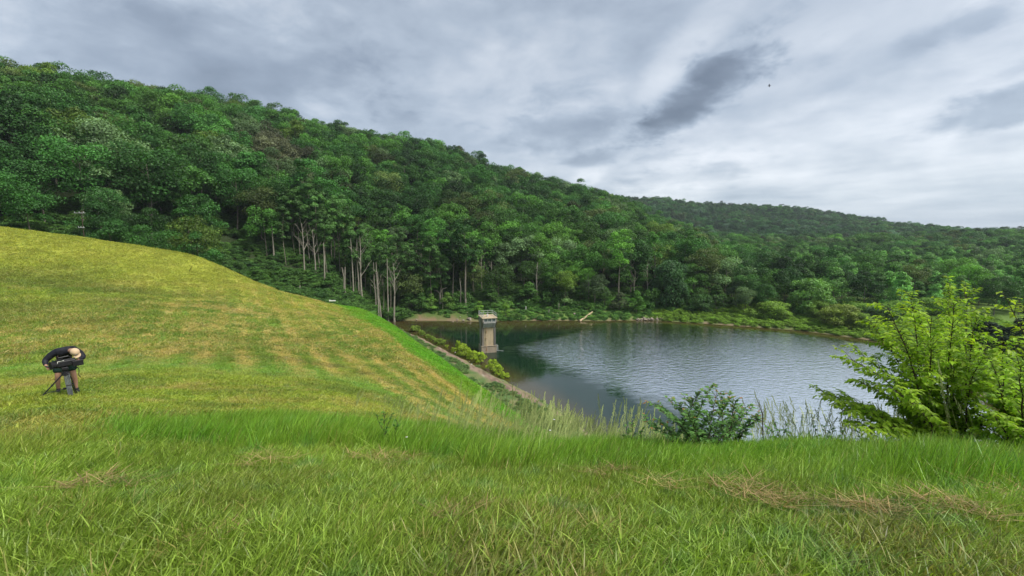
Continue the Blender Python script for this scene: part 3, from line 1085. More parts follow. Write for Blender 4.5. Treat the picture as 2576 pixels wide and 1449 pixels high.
TONES = [('olive green', lambda t: t[0] > 0.6 * t[1] and t[2] < 0.45 * t[1]), ('silvery pale green', lambda t: t[0] > 0.55 * t[1] and t[2] > 0.35 * t[1]),
         ('bright yellow-green', lambda t: t[1] > 0.22), ('mid green', lambda t: t[1] > 0.13), ('dark green', lambda t: True)]


def tone(t):
    for nm, f in TONES:
        if f(t):
            return nm


ORD = ['first', 'second', 'third', 'fourth', 'fifth', 'sixth', 'seventh', 'eighth', 'ninth', 'tenth', 'eleventh', 'twelfth', 'thirteenth', 'fourteenth', 'fifteenth',
       'sixteenth', 'seventeenth', 'eighteenth', 'nineteenth', 'twentieth', 'twenty-first', 'twenty-second', 'twenty-third', 'twenty-fourth', 'twenty-fifth', 'twenty-sixth',
       'twenty-seventh', 'twenty-eighth', 'twenty-ninth', 'thirtieth'] + ['thirty-%s' % k for k in ('first', 'second', 'third', 'fourth', 'fifth', 'sixth', 'seventh', 'eighth', 'ninth')]
KN = ['round-crowned tree', 'high-crowned tree', 'pointed tree']
GRP = ['broadleaf trees of the hillside forest', 'tall trees along the forest edge', 'pointed trees on the valley floor']
OBJN = ['broadleaf_tree', 'tall_tree', 'pointed_tree']
# rank the chosen trees left to right inside a zone so that each can be pointed at
zones = {}
for i in sorted(chosen, key=lambda j: uu[j]):
    up = (Z[i] + Hs[kind[i], which[i]] * scale[i])
    ztop = to_px(X[i], Y[i], up)[1]
    if kind[i] == 1:
        z_ = 'at the lakeside forest edge'
    elif kind[i] == 2:
        z_ = 'on the flat beyond the lake' if Y[i] < 200 else 'on the valley floor farther back'
    else:
        sky_v = np.interp(uu[i], [0, 500, 1000, 1500, 1824, 2576], [178, 245, 345, 480, 586, 600])
        ft = np.interp(uu[i], [0, 600, 1000, 1500, 2576], [560, 680, 760, 790, 780])
        f = (ztop - sky_v) / (ft - sky_v)
        side = 'above the grassy bank' if uu[i] < 800 else ('behind the intake tower' if uu[i] < 1500 else 'above the right shore')
        z_ = ('on the skyline ' if f < 0.1 else 'on the upper slope ' if f < 0.35 else 'halfway up the slope ' if f < 0.6 else 'low on the slope ') + side
    zones.setdefault((kind[i], z_, tone(tint[i])), []).append(i)
SETS = (TREES, TALL, CONE)
for (kk, z_, tn_), ids in zones.items():
    for r_, i in enumerate(ids):
        t_ = SETS[kk][which[i]]
        lab = '%s %s %s' % (tn_, KN[kk], z_)
        if len(ids) > 1:
            lab = '%s, %s from left' % (lab, ORD[min(r_, len(ORD) - 1)])
        plant(OBJN[kk], t_[0], t_[1], (X[i], Y[i], Z[i] - 0.2), float(scale[i]), float(rot_z[i]), tint[i], label=lab, group=GRP[kk])
rest = np.array([i for i in range(nT) if i not in chosen])
far_meshes = [t[2] for t in TREES] + [t[2] for t in CONE]
coll_far = hidden_collection('far_tree', far_meshes)
wh = np.where(kind[rest] == 2, 10 + which[rest], which[rest])
rt = np.zeros((len(rest), 3))
rt[:, 2] = rot_z[rest]
sc3 = np.repeat(scale[rest][:, None], 3, 1)
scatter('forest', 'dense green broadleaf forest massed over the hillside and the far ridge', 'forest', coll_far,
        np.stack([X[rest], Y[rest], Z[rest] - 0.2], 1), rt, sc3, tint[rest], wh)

# bare and dead trees that show in front of the canopy (u of the trunk, v of its foot, distance, height)
dead_at = [(768, 690, 128, 17, 'wide-forked bare grey tree left of the tall pale trunks'), (792, 668, 130, 15, 'slim bare tree with a short fork beside the wide-forked one'),
           (912, 735, 134, 24, 'very tall bare trunk with an orange patch in the edge row'), (955, 742, 134, 17, 'bare tree with curled top left of the big antler-like tree'),
           (992, 742, 136, 21, 'big bare tree with antler-like upright limbs at the forest edge'), (1062, 690, 150, 20, 'thin bare forked tree right of the antler-like tree'),
           (1212, 690, 158, 18, 'bare twiggy tree above the intake tower, partly in leaves'), (1240, 730, 150, 16, 'leaning bare tree directly above the tower railing'),
           (1348, 762, 150, 15, 'thin bleached leaning trunk right of the intake tower'), (1596, 738, 152, 13, 'pale forked dead tree halfway along the far bank'),
           (1628, 735, 153, 15, 'thin crooked dead trunk beside the pale forked dead tree'), (232, 440, 170, 14, 'bare dead tree high on the left slope'),
           (1275, 555, 225, 14, 'bare grey tree poking out mid slope above the tower')]
for i, (u_, v_, Yd, h_, lab) in enumerate(dead_at):
    p = at_Y(u_, v_, Yd)
    me_, H0 = DEAD[i % 4]
    e = link('dead_tree', None, None, (p.x, p.y, float(land_z(p.x, p.y)) - 0.3))
    e.rotation_euler = (0, 0, i * 1.7)
    dz = p.z - e.location.z
    e.scale = (h_ / H0,) * 3
    tag(e, lab, 'tree', 'bare dead trees at the forest edge')
    link('trunk', me_, e)
# bare pole trunks between them
for i, (u_, v_, top_v, Yd, lab) in enumerate([
        (688, 638, 560, 128, 'single straight trunk deep in shade left of the bare trees'), (816, 697, 610, 128, 'pale slanting trunk left of the bushy edge tree'),
        (865, 738, 672, 130, 'thick twisted double trunk below the bushy edge tree'), (888, 720, 600, 134, 'slim pale trunk left of the very tall bare one'),
        (902, 728, 580, 136, 'second slim pale trunk close to the very tall bare one'), (943, 716, 660, 138, 'short pale trunk left of the curled-top tree'),
        (950, 735, 660, 133, 'white thin trunk just left of the curled-top tree'), (974, 728, 650, 136, 'straight pole trunk between curled-top and antler-like trees'),
        (1158, 770, 700, 147, 'pale lone trunk standing over the rocky bank'), (1480, 745, 690, 150, 'thin grey pole trunk on the far bank right of the tower'),
        (1350, 740, 660, 149, 'white bleached pole in front of the dark forest right of tower')]):
    p, t2 = at_Y(u_, v_, Yd), at_Y(u_, top_v, Yd)
    z0 = float(land_z(p.x, p.y))
    mb = MB()
    hh_ = max(t2.z - z0, 4)
    mb.tube([(0, 0, -0.5), (0.1, 0, hh_ * 0.3), (0.25 * math.sin(i), 0.1, hh_ * 0.65), (0.3 * math.sin(i * 2), 0, hh_)], [0.26, 0.21, 0.17, 0.09], 7)
    if i == 2:
        mb.tube([(0.5, 0, -0.5), (0.35, 0, hh_ * 0.4), (0.75, 0, hh_)], [0.24, 0.2, 0.14], 7)
    for k in range(3):
        f = 0.55 + 0.14 * k
        a = i * 2 + k * 2.1
        mb.tube([(0.1, 0, hh_ * f), (0.1 + 1.1 * math.cos(a), 1.1 * math.sin(a), hh_ * f + 0.9)], [0.05, 0.02], 4)
    o = mb.obj('bare_tree', M['deadwood'], loc=(p.x, p.y, z0))
    tag(o, lab, 'tree trunk', 'bare trunks at the forest edge')

M['palebark'] = simple('pale_grey_bark', (0.27, 0.245, 0.19), 0.9, scale=0.8, col2=(0.13, 0.115, 0.09))
SLIM = []
for i in range(4):
    H, Rr = 26 + i, 3.0 + 0.25 * i
    cr_ = crown_arrays(900 + i, H, Rr, 0.42, 30, 150, 0.22, 'col', (0.24, 0.38))
    lb_ = limb_arrays(900 + i, H, Rr, 0.5, 0.155, 9, 0.03)
    SLIM.append((mesh_np('slim_crown', *cr_[:2], mats=[M['crown']], attrs={'lv': ('FLOAT', cr_[2])}), lb_.mesh('slim_trunk', M['palebark'])))
for i, u_ in enumerate([718, 742, 758, 778, 806, 824, 841, 856, 874, 884, 897, 907, 921, 932, 948, 966, 981, 1003, 1018, 1036, 1060, 1084, 1112, 1172, 1192]):
    v_ = float(np.interp(u_, [660, 690, 800, 880, 1000, 1080, 1190], [655, 665, 705, 738, 745, 765, 778])) + (i * 37 % 9) - 4
    Yd = float(np.interp(u_, [660, 1000, 1190], [126, 140, 149])) + (i * 53 % 11) * 0.6
    p = at_Y(u_, v_, Yd)
    t_ = SLIM[i % 4]
    k_ = 0.72 + 0.32 * ((i * 29 % 13) / 13)
    tn_ = np.array([0.075, 0.170, 0.040]) * (0.75 + 0.5 * ((i * 17 % 10) / 10))
    plant('slim_tree', t_[0], t_[1], (p.x, p.y, float(land_z(p.x, p.y)) - 0.3), k_, i * 1.3, tn_,
          label='slim high-crowned tree with pale bare trunk, %s from the left in the lakeside row' % ORD[i], group='slim pale-trunked trees in the lakeside row')

# ------------------------------------------------------------------ shrubs one can count
def shrub_at(u_, v_, w_px, h_px, tint_, label, zf=None, Yd=None, z=0.25, group='shrubs round the lake', which_=None, cone=False, name='shrub', cat='shrub'):
    p = at_Z(u_, v_, z) if Yd is None else at_Y(u_, v_, Yd)
    zg = float(land_z(p.x, p.y)) if Yd is not None else z
    k = FPX / p.y
    wide, high = w_px / k, h_px / k
    i = which_ if which_ is not None else int(u_) % 5
    t_ = CONE[i] if cone else (DOME[i % 4] if w_px > 52 else BUSH[i])
    s_ = (wide / (2 * t_[4]), wide / (2 * t_[4]), high / t_[3])
    return plant(name, t_[0], t_[1], (p.x, p.y, zg - 0.1), s_, u_ * 0.7, tint_, trunk_name='stems', crown_name='foliage', label=label, cat=cat, group=group)


YG = (0.27, 0.38, 0.030)
for u_, v_, wp, hp, lab in [
        (1045, 834, 26, 15, 'largest yellow-green bush at the far end of the dam waterline'), (1060, 842, 16, 11, 'low yellow-green bush second along the dam waterline'),
        (1076, 849, 15, 8, 'small bush third along the dam waterline'), (1088, 855, 13, 9, 'small round bush fourth along the dam waterline'),
        (1097, 861, 13, 10, 'small round bush fifth along the dam waterline'), (1109, 866, 22, 14, 'spreading bush before the gap in the waterline row'),
        (1124, 873, 10, 6, 'tiny bush standing alone in the water'), (1141, 883, 16, 9, 'yellowish low bush just left of the tall thin one'),
        (1152, 882, 11, 24, 'tall thin upright bush left of the tower foot'), (1166, 893, 32, 26, 'broad yellow-green bush below left of the tower'),
        (1186, 901, 30, 19, 'sprawling bush between the two broad waterline bushes'), (1207, 911, 26, 24, 'rounded bush in the water directly below the tower'),
        (1238, 931, 26, 25, 'leafy bush at the water right of the tower foot'), (1252, 940, 22, 22, 'bush overlapping the leafy one nearer the camera'),
        (1268, 948, 24, 12, 'last low bush of the waterline row nearest the camera')]:
    shrub_at(u_, v_, wp * 1.1, hp * 1.15, YG if v_ > 870 else (0.17, 0.26, 0.035), lab, z=0.05, group='bushes along the dam waterline', name='waterline_bush')
for u_, v_, wp, hp, yd, lab, tn_, cone in [
        (1085, 790, 42, 46, 146, 'bright sapling left of the dead stump on the far bank', (0.15, 0.30, 0.05), True),
        (1125, 792, 40, 48, 146, 'bright sapling right of the dead stump on the far bank', (0.15, 0.28, 0.05), True),
        (1206, 806, 30, 40, 141, 'bright sapling peeping out behind the tower railing', (0.17, 0.33, 0.045), True),
        (1272, 806, 32, 38, 141, 'bright sapling on the bank just right of the tower', (0.17, 0.33, 0.045), True),
        (1295, 808, 36, 16, 139.5, 'low spreading bush on the bank right of the tower', (0.10, 0.20, 0.04), False),
        (1000, 762, 60, 30, 140, 'dense bush patch under the edge trees', (0.07, 0.16, 0.03), False),
        (1425, 745, 55, 78, 150, 'pale feathery tree among darker ones on the far bank', (0.14, 0.25, 0.08), True),
        (1600, 795, 46, 62, 144, 'rich green rounded tree in front of the dark forest', (0.09, 0.23, 0.035), True),
        (1558, 790, 50, 50, 146, 'thin grey-green brushy tree left of the rock pile', (0.085, 0.12, 0.055), True),
        (1685, 785, 96, 120, 150, 'huge dark spreading tree overhanging the right bank', (0.045, 0.115, 0.035), False),
        (1760, 786, 60, 50, 144, 'dark bush right of the huge spreading tree', (0.05, 0.12, 0.03), False),
        (1850, 790, 56, 84, 150, 'silvery-leaved tree beyond the right bank', (0.11, 0.19, 0.085), True),
        (1885, 800, 44, 24, 138, 'low olive willow at the left of the shrub row', (0.15, 0.26, 0.035), False),
        (1945, 806, 84, 44, 137, 'wide bright willow left of the tall pale tree', (0.17, 0.29, 0.04), False),
        (2030, 818, 104, 96, 140, 'tall pale-green domed tree on the flat shore', (0.13, 0.27, 0.06), False),
        (2060, 812, 62, 50, 134, 'small willow in front of the pale domed tree', (0.15, 0.26, 0.04), False),
        (2108, 832, 88, 62, 125, 'round olive-green bush leaning over the right waterline', (0.165, 0.23, 0.04), False),
        (2168, 838, 56, 44, 122, 'small bush right of the round olive one', (0.15, 0.25, 0.04), False),
        (2215, 836, 70, 40, 130, 'dark low bush behind the big sapling', (0.05, 0.11, 0.03), False),
        (2170, 800, 90, 34, 140, 'bright green willow behind the small waterline bush', (0.15, 0.28, 0.045), False),
        (2275, 806, 90, 40, 138, 'bright willow clump behind the big sapling top', (0.15, 0.28, 0.045), False),
        (2350, 800, 90, 50, 138, 'tall willow half hidden by the big sapling', (0.14, 0.26, 0.045), False)]:
    shrub_at(u_, v_, wp, hp, tn_, lab, Yd=yd, cone=cone, name='bank_tree' if hp > 45 else 'willow_shrub', cat='tree' if hp > 45 else 'shrub', group='trees and willows along the far bank')
for u_, v_, wp, hp, yd, lab in [(2490, 842, 120, 84, 96, 'dark evergreen behind the right sapling branches'), (2590, 838, 120, 110, 92, 'black-green evergreen cut by the right edge')]:
    shrub_at(u_, v_, wp, hp, (0.018, 0.042, 0.018), lab, Yd=yd, cone=True, name='evergreen_tree', cat='tree', group='evergreens by the right field')

for i, (u_, v_, wp, hp, yd) in enumerate([(590, 668, 60, 44, 114), (640, 676, 54, 40, 117), (700, 690, 40, 44, 121), (735, 700, 46, 30, 124), (786, 712, 40, 26, 127), (830, 735, 50, 44, 127), (862, 742, 40, 22, 130),
                                            (900, 752, 46, 26, 133), (940, 756, 42, 24, 135), (985, 764, 54, 30, 139), (1030, 775, 60, 60, 143), (1060, 778, 44, 52, 145), (1160, 782, 50, 40, 148), (1235, 788, 50, 60, 147),
                                            (1330, 786, 60, 66, 149), (1385, 786, 50, 50, 148), (1460, 784, 50, 56, 149), (1520, 788, 46, 58, 148), (1640, 788, 40, 60, 147), (560, 664, 50, 50, 112), (1800, 794, 60, 70, 146)]):
    shrub_at(u_, v_, wp, hp, np.array([0.075, 0.175, 0.035]) * (0.7 + 0.6 * ((i * 7 % 10) / 10)), 'leafy understory tree %s from the left under the tall edge trees' % ORD[i], Yd=yd, cone=(i % 3 != 0),
             name='understory_tree', cat='tree', group='understory trees along the forest edge')

# low undergrowth, nobody could count it
bush_coll = hidden_collection('undergrowth_clump', [b[2] for b in BUSH])
n = 26000
ux = rng.uniform(-110, 150, n)
uy = rng.uniform(60, 175, n)
hzz, nzz = hill_z(ux, uy), near_z(ux, uy, False)
u_, v_, _ = to_px(ux, uy, hzz)
onhill = (hzz > 0.55) & (hzz > nzz + 0.3) & (uy < 168) & ((u_ > 0) & (u_ < 2500)) & ((hzz < 9) | (rng.uniform(size=n) < 0.5))
onhill &= ~((hzz < 1.3) & (u_ < 1180) & (fbm(ux * .2, uy * .2, 3, 5) > 0.46))
strip = (hzz > 0.10) & (hzz < 1.6) & (u_ > 1240)
ok = (onhill | strip) & (rng.uniform(size=n) < 0.95)
sx, sy, sz, su = ux[ok], uy[ok], hzz[ok], u_[ok]
k = len(sx)
t0 = rng.uniform(size=(k, 1))
tt = np.array([[0.040, 0.105, 0.024]]) * (1 - t0) + np.array([[0.095, 0.200, 0.038]]) * t0
lowb = (sz < 3.4)[:, None]
tt = np.where(lowb, tt * 1.45, tt)
br = ((sz < 1.9) & (su > 1640))[:, None]
tt = np.where(br, np.array([[0.17, 0.30, 0.035]]) * (0.7 + 0.5 * t0), tt)
ss = rng.uniform(0.35, 1.15, k) * np.where(sz < 2.5, 0.5, 1.0) * np.where((sz < 1.9) & (su > 1640), 1.1, 1)
s3 = np.stack([ss, ss, ss * rng.uniform(0.45, 0.9, k)], 1)
rt = np.zeros((k, 3))
rt[:, 2] = rng.uniform(0, 6.28, k)
scatter('undergrowth', 'brushy green undergrowth covering the bank below the forest', 'undergrowth', bush_coll, np.stack([sx, sy, sz - 0.15], 1), rt, s3, tt, rng.integers(0, 5, k))
# weeds on the bench between dam face and gravel path
n = 9000
ux = rng.uniform(-50, 30, n)
uy = rng.uniform(45, 140, n)
nn_ = DN[0] * ux + DN[1] * uy
nzz = near_z(ux, uy)
mm = fbm(ux * 0.25, uy * 0.25, 3, 99)
ok = (((nn_ > 31.0) & (nn_ < 39.2) & (mm > 0.40)) | ((nn_ > 41.6) & (nn_ < 43.2) & (mm > 0.48))) & (nzz > 0.02) & (nzz > hill_z(ux, uy))
sx, sy, sz = ux[ok], uy[ok], nzz[ok]
k = len(sx)
ss = rng.uniform(0.14, 0.40, k)
t0 = rng.uniform(size=(k, 1))
tt = np.array([[0.085, 0.17, 0.05]]) * (1 - t0) + np.array([[0.15, 0.23, 0.07]]) * t0
rt = np.zeros((k, 3))
rt[:, 2] = rng.uniform(0, 6.28, k)
scatter('weeds', 'low green weeds along the gravel shore path', 'weeds', bush_coll, np.stack([sx, sy, sz - 0.05], 1), rt, np.stack([ss, ss, ss * .55], 1), tt, rng.integers(0, 5, k))

# ------------------------------------------------------------------ grass
def blades(seed, count, R, h0, h1, wd, lean=0.5, curl=0.5, seeds=0.0, wind=(0.25, -0.05), flat=0.0):
    r = np.random.default_rng(seed)
    a = r.uniform(0, 2 * np.pi, count)
    q_ = R * np.sqrt(r.uniform(0, 1, count))
    # tufts
    bx, by = q_ * np.cos(a), q_ * np.sin(a)
    nt = max(count // 14, 1)
    tx, ty = r.uniform(-R, R, nt), r.uniform(-R, R, nt)
    tid = r.integers(0, nt, count)
    tuft = r.uniform(size=count) < 0.55
    bx = np.where(tuft, tx[tid] + r.normal(size=count) * 0.018, bx)
    by = np.where(tuft, ty[tid] + r.normal(size=count) * 0.018, by)
    hgt = r.uniform(h0, h1, count) * np.where(tuft, 1.1, 0.85)
    la = r.uniform(0, 2 * np.pi, count)
    lm = np.abs(r.normal(size=count)) * lean
    lay = r.uniform(size=count) < flat
    lm = np.where(lay, lm + 1.6, lm)
    lx, ly = np.cos(la) * lm + wind[0], np.sin(la) * lm + wind[1]
    wa = r.uniform(0, np.pi, count)
    wx, wy = np.cos(wa), np.sin(wa)
    wdt = wd * r.uniform(0.6, 1.4, count)
    V, tp = [], []
    nl = np.sqrt(1 + lx ** 2 + ly ** 2)
    for f, wf in ((0, 0.9), (0.4, 1.0), (0.75, 0.7), (1.0, 0.0)):
        b = f + curl * f * f
        zf_ = f * (1 - 0.28 * curl * f)
        cx = bx + lx * hgt * b / nl
        cy = by + ly * hgt * b / nl
        cz = hgt * zf_ / np.sqrt(nl)
        if wf > 0:
            V.append(np.stack([cx - wx * wdt * wf / 2, cy - wy * wdt * wf / 2, cz], 1))
            V.append(np.stack([cx + wx * wdt * wf / 2, cy + wy * wdt * wf / 2, cz], 1))
            tp += [f, f]
        else:
            V.append(np.stack([cx, cy, cz], 1))
            tp += [f]
    V = np.stack(V, 1)
    base = (np.arange(count) * 7)[:, None]
    f4 = np.concatenate([base + np.array([[0, 1, 3, 2]]), base + np.array([[2, 3, 5, 4]])])
    f3 = base + np.array([[4, 5, 6]])
    lv = np.repeat(r.uniform(size=count), 7)
    return V.reshape(-1, 3), f4, f3, lv, np.tile(np.array(tp), count)


def grass_mesh(name, mat_, *a, **k):
    V, f4, f3, lv, tp = blades(*a, **k)
    return mesh_np(name, V, f4, f3, mats=[mat_], attrs={'lv': ('FLOAT', lv), 'tp': ('FLOAT', tp)})


near_coll = hidden_collection('turf', [grass_mesh('turf', M['grass'], 600 + i, 1500, 0.42, 0.035, 0.105 + 0.025 * (i % 3), 0.0052, 0.55, 0.6, flat=0.18) for i in range(6)])
tall_coll = hidden_collection('tallturf', [grass_mesh('tallturf', M['tallgrass'], 620 + i, 620, 0.34, 0.08, 0.27 + 0.04 * (i % 3), 0.0052, 0.30, 0.5, flat=0.08) for i in range(6)])
mow_coll = hidden_collection('mown', [grass_mesh('mown', M['grass'], 640 + i, 420, 0.48, 0.035, 0.09 + 0.03 * (i % 2), 0.010, 0.8, 0.6, flat=0.3) for i in range(5)])


def scatter_grass(name, label, coll, ncoll, spacing, rmin, rmax, maskf, tintf, sc=(0.8, 1.25), amax=1.12, e=0.25):
    pts = []
    r_ = rmin
    th_list, r_list = [], []
    while r_ < rmax:
        nth = int(2 * amax * r_ / spacing) + 2
        th = np.linspace(-amax, amax, nth) + rng.uniform(-0.5, 0.5, nth) * 2 * amax / nth
        rr = r_ + rng.uniform(-0.5, 0.5, nth) * spacing
        th_list.append(th)
        r_list.append(rr)
        r_ += spacing
    th, rr = np.concatenate(th_list), np.concatenate(r_list)
    x, y = np.sin(th) * rr, np.cos(th) * rr
    m_ = maskf(x, y, rr) > rng.uniform(size=len(x))
    x, y = x[m_], y[m_]
    z = near_z(x, y)
    k = len(x)
    eul = slope_euler(x, y, near_z, rng.uniform(-0.7, 0.7, k), e)
    s_ = rng.uniform(sc[0], sc[1], k)
    hk = 0.45 + 1.2 * fbm(x * 0.9, y * 0.9, 3, 12)
    if name == 'tall_grass':
        hk = hk * np.interp(np.arctan2(x, y), [0.0, 0.3], [1.0, 0.85])
    return scatter(name, label, 'grass', coll, np.stack([x, y, z - 0.005], 1), eul, np.stack([s_, s_, s_ * hk], 1), tintf(x, y), rng.integers(0, ncoll, k))


def tall_band(x, y, r):
    rd_ = feature_r(x, y, 3)
    th = np.arctan2(x, y)
    inner = np.interp(th, [-0.75, -0.2, 0.1, 0.5, 0.8], [0.93, 0.86, 0.79, 0.74, 0.72])
    outer = np.interp(th, [-0.75, -0.2, 0.0, 0.3, 0.8], [1.12, 1.30, 1.7, 1.75, 1.8])
    wob_ = 0.10 * (fbm(x * 0.9, y * 0.9, 3, 14) - 0.5)
    f = r / rd_ + wob_
    b = sstep(inner - 0.14, inner + 0.10, f) * sstep(outer + 0.05, outer - 0.05, f)
    return b * sstep(-0.80, -0.68, th)


def turf_tint(x, y):
    c = meadow_colour(x, y)
    return c * (0.9 + 0.25 * rng.uniform(size=(len(x), 1)))


def mown_tint(x, y):
    return turf_tint(x, y) * 1.22


def tall_tint(x, y):
    n1 = fbm(x * 0.8, y * 0.8, 3, 33)[:, None]
    a = np.array([[0.145, 0.340, 0.028]])
    b = np.array([[0.260, 0.390, 0.050]])
    return a * (1 - n1) + b * n1


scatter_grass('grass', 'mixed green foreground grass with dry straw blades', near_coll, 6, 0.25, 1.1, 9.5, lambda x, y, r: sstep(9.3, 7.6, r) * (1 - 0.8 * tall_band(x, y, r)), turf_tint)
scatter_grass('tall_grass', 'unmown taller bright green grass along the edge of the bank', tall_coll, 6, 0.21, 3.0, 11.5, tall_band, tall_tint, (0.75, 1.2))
scatter_grass('mown_grass', 'short yellowish mown grass on the dam top', mow_coll, 5, 0.42, 7.4, 40, lambda x, y, r: sstep(7.4, 8.6, r) * sstep(40, 30, r) * (1 - tall_band(x, y, r)) * (r < feature_r(x, y, 8) * 0.99) * (np.arctan2(x, y) < 0.16),
              mown_tint, (0.85, 1.3), 1.12, 0.6)
scatter_grass('far_mown_grass', 'short yellow-green mown grass on the distant grass bank', mow_coll, 5, 0.85, 28, 118, lambda x, y, r: 0.95 * sstep(28, 36, r) * (1 - tall_band(x, y, r)) * (r < feature_r(x, y, 8) * 1.03) * (np.arctan2(x, y) < 0.1),
              mown_tint, (1.7, 2.4), 0.93, 1.0)


# seed heads standing above the tall grass
def seed_stalks(seed, count, h):
    r = random.Random(seed)
    V, F, tp, lv = [], [], [], []
    for i in range(count):
        x0, y0 = r.uniform(-0.3, 0.3), r.uniform(-0.3, 0.3)
        hh = h * r.uniform(0.7, 1.1)
        lx, ly = r.uniform(-0.05, 0.16), r.uniform(-0.08, 0.08)
        val = r.random() * 0.75
        b = len(V)
        for k in range(5):
            f = k / 4
            cx, cy, cz = x0 + lx * f * f * 1.6, y0 + ly * f * f, hh * f
            wd = 0.0022
            V += [(cx - wd, cy, cz), (cx + wd, cy, cz)]
            tp += [0.6, 0.6]
            lv += [val] * 2
        F += [(b + 2 * k, b + 2 * k + 1, b + 2 * k + 3, b + 2 * k + 2) for k in range(4)]
        ns = r.randint(26, 40)
        for s_ in range(ns):
            f = 0.74 + 0.26 * s_ / ns
            cx, cy, cz = x0 + lx * f * f * 1.6, y0 + ly * f * f, hh * f
            a = r.uniform(0, 6.28)
            sp = 0.030 * (1.05 - (f - 0.74) / 0.26) * r.uniform(0.3, 1)
            px_, py_, pz_ = cx + math.cos(a) * sp, cy + math.sin(a) * sp, cz + 0.012
            b = len(V)
            V += [(px_, py_, pz_ - 0.010), (px_ - 0.0035, py_ + 0.002, pz_), (px_ + 0.001, py_, pz_ + 0.012), (px_ + 0.0035, py_ - 0.002, pz_)]
            F.append((b, b + 1, b + 2, b + 3))
            tp += [1.0] * 4
            lv += [val] * 4
    return mesh_np('seed_stalks', V, F, mats=[M['seed']], attrs={'lv': ('FLOAT', lv), 'tp': ('FLOAT', tp)})


M['seed'] = leaf_mat('seed_heads', transl=0.3, spread=0.35)
seed_coll = hidden_collection('seedheads', [seed_stalks(700 + i, 9, 0.78) for i in range(5)])


def seed_band(x, y, r):
    th = np.arctan2(x, y)
    f = r / feature_r(x, y, 3)
    dens = np.interp(th, [-0.40, -0.12, 0.02, 0.10, 0.2, 0.32, 0.45, 0.6, 0.8], [0.0, 0.35, 1.0, 1.0, 0.5, 0.55, 0.3, 0.4, 0.3])
    return sstep(0.98, 1.1, f) * sstep(1.75, 1.55, f) * dens * 0.8


scatter_grass('seed_grass', 'pale seed heads of tall grass above the edge of the bank', seed_coll, 5, 0.30, 4.5, 12, seed_band,
              lambda x, y: np.array([[0.34, 0.40, 0.15]]) * (0.8 + 0.4 * rng.uniform(size=(len(x), 1))), (0.75, 1.15))


# dry hay lying in the foreground
def hay(seed):
    V, f4, f3, lv, tp = blades(seed, 60, 0.20, 0.08, 0.26, 0.0048, 2.0, 0.5, flat=0.9)
    V[:, 2] = V[:, 2] * 0.45 + 0.085
    return mesh_np('hay_wisp', V, f4, f3, mats=[M['hay']], attrs={'lv': ('FLOAT', lv), 'tp': ('FLOAT', tp)})


M['hay'] = leaf_mat('dry_hay', transl=0.2, spread=0.45)
hay_coll = hidden_collection('haywisp', [hay(800 + i) for i in range(4)])
hp = []
for u_, v_, wd_, nn2 in [(950, 1155, 45, 5), (1200, 1175, 30, 2), (1440, 1190, 50, 2), (1540, 1195, 30, 3), (1660, 1240, 40, 1), (1885, 1238, 30, 3),
                         (1960, 1260, 60, 3), (2170, 1290, 50, 3), (2480, 1290, 70, 3), (2550, 1270, 40, 2), (540, 1360, 40, 2), (1100, 1320, 60, 1), (260, 1220, 60, 3), (700, 1165, 40, 2)]:
    for _ in range(nn2):
        a_, s_ = slope_at(u_ + random.uniform(-wd_, wd_), v_ + random.uniform(-13, 13))
        Yv = 1.7
        while Yv < 12 and EYE + s_ * Yv > float(near_z(a_ * Yv, Yv)) + 0.06:
            Yv += 0.03
        hp.append((a_ * Yv, Yv))
hp = np.array(hp)
hzq = near_z(hp[:, 0], hp[:, 1])
kh = len(hp)
scatter('dry_hay', 'scattered wisps of dry straw-coloured hay in the foreground', 'hay', hay_coll, np.stack([hp[:, 0], hp[:, 1], hzq], 1),
        slope_euler(hp[:, 0], hp[:, 1], near_z, rng.uniform(0, 6.28, kh)), np.repeat(rng.uniform(0.7, 1.2, (kh, 1)), 3, 1),
        np.array([[0.40, 0.29, 0.13]]) * rng.uniform(0.6, 1.15, (kh, 1)), rng.integers(0, 4, kh))


# ------------------------------------------------------------------ intake tower
def concrete(name, c1, c2, rust=0.0, zs=1.0):
    m_, n = mat(name)
    tcn = n.n('ShaderNodeTexCoord')
    ob = tcn.outputs['Object']
    streak = n.n('ShaderNodeVectorMath', operation='MULTIPLY', ins={0: ob, 1: (3.0, 3.0, 0.35)}).outputs[0]
    a = n.noise(streak, 1.2, 6, 0.65)
    b = n.noise(ob, 2.5, 6, 0.7)
    c = n.mix(n.ramp(a, 0.38, 0.66), c1, c2)
    c = n.mix(n.ramp(b, 0.5, 0.75, 0, 0.4), c, n.mix(1.0, c, (0.6, 0.58, 0.55), 'MULTIPLY'))
    if rust:
        c = n.mix(n.ramp(n.noise(streak, 1.9, 4, 0.6), 0.60, 0.72, 0, rust), c, (0.22, 0.085, 0.03))
    p = n.n('ShaderNodeBsdfPrincipled', ins={'Base Color': c, 'Roughness': 0.9, 'Specular IOR Level': 0.2})
    bb = n.n('ShaderNodeBump', ins={'Strength': 0.3, 'Distance': 0.03, 'Height': b})
    n.l(bb.outputs[0], p.inputs['Normal'])
    n.n('ShaderNodeOutputMaterial', ins={0: p.outputs[0]})
    return m_


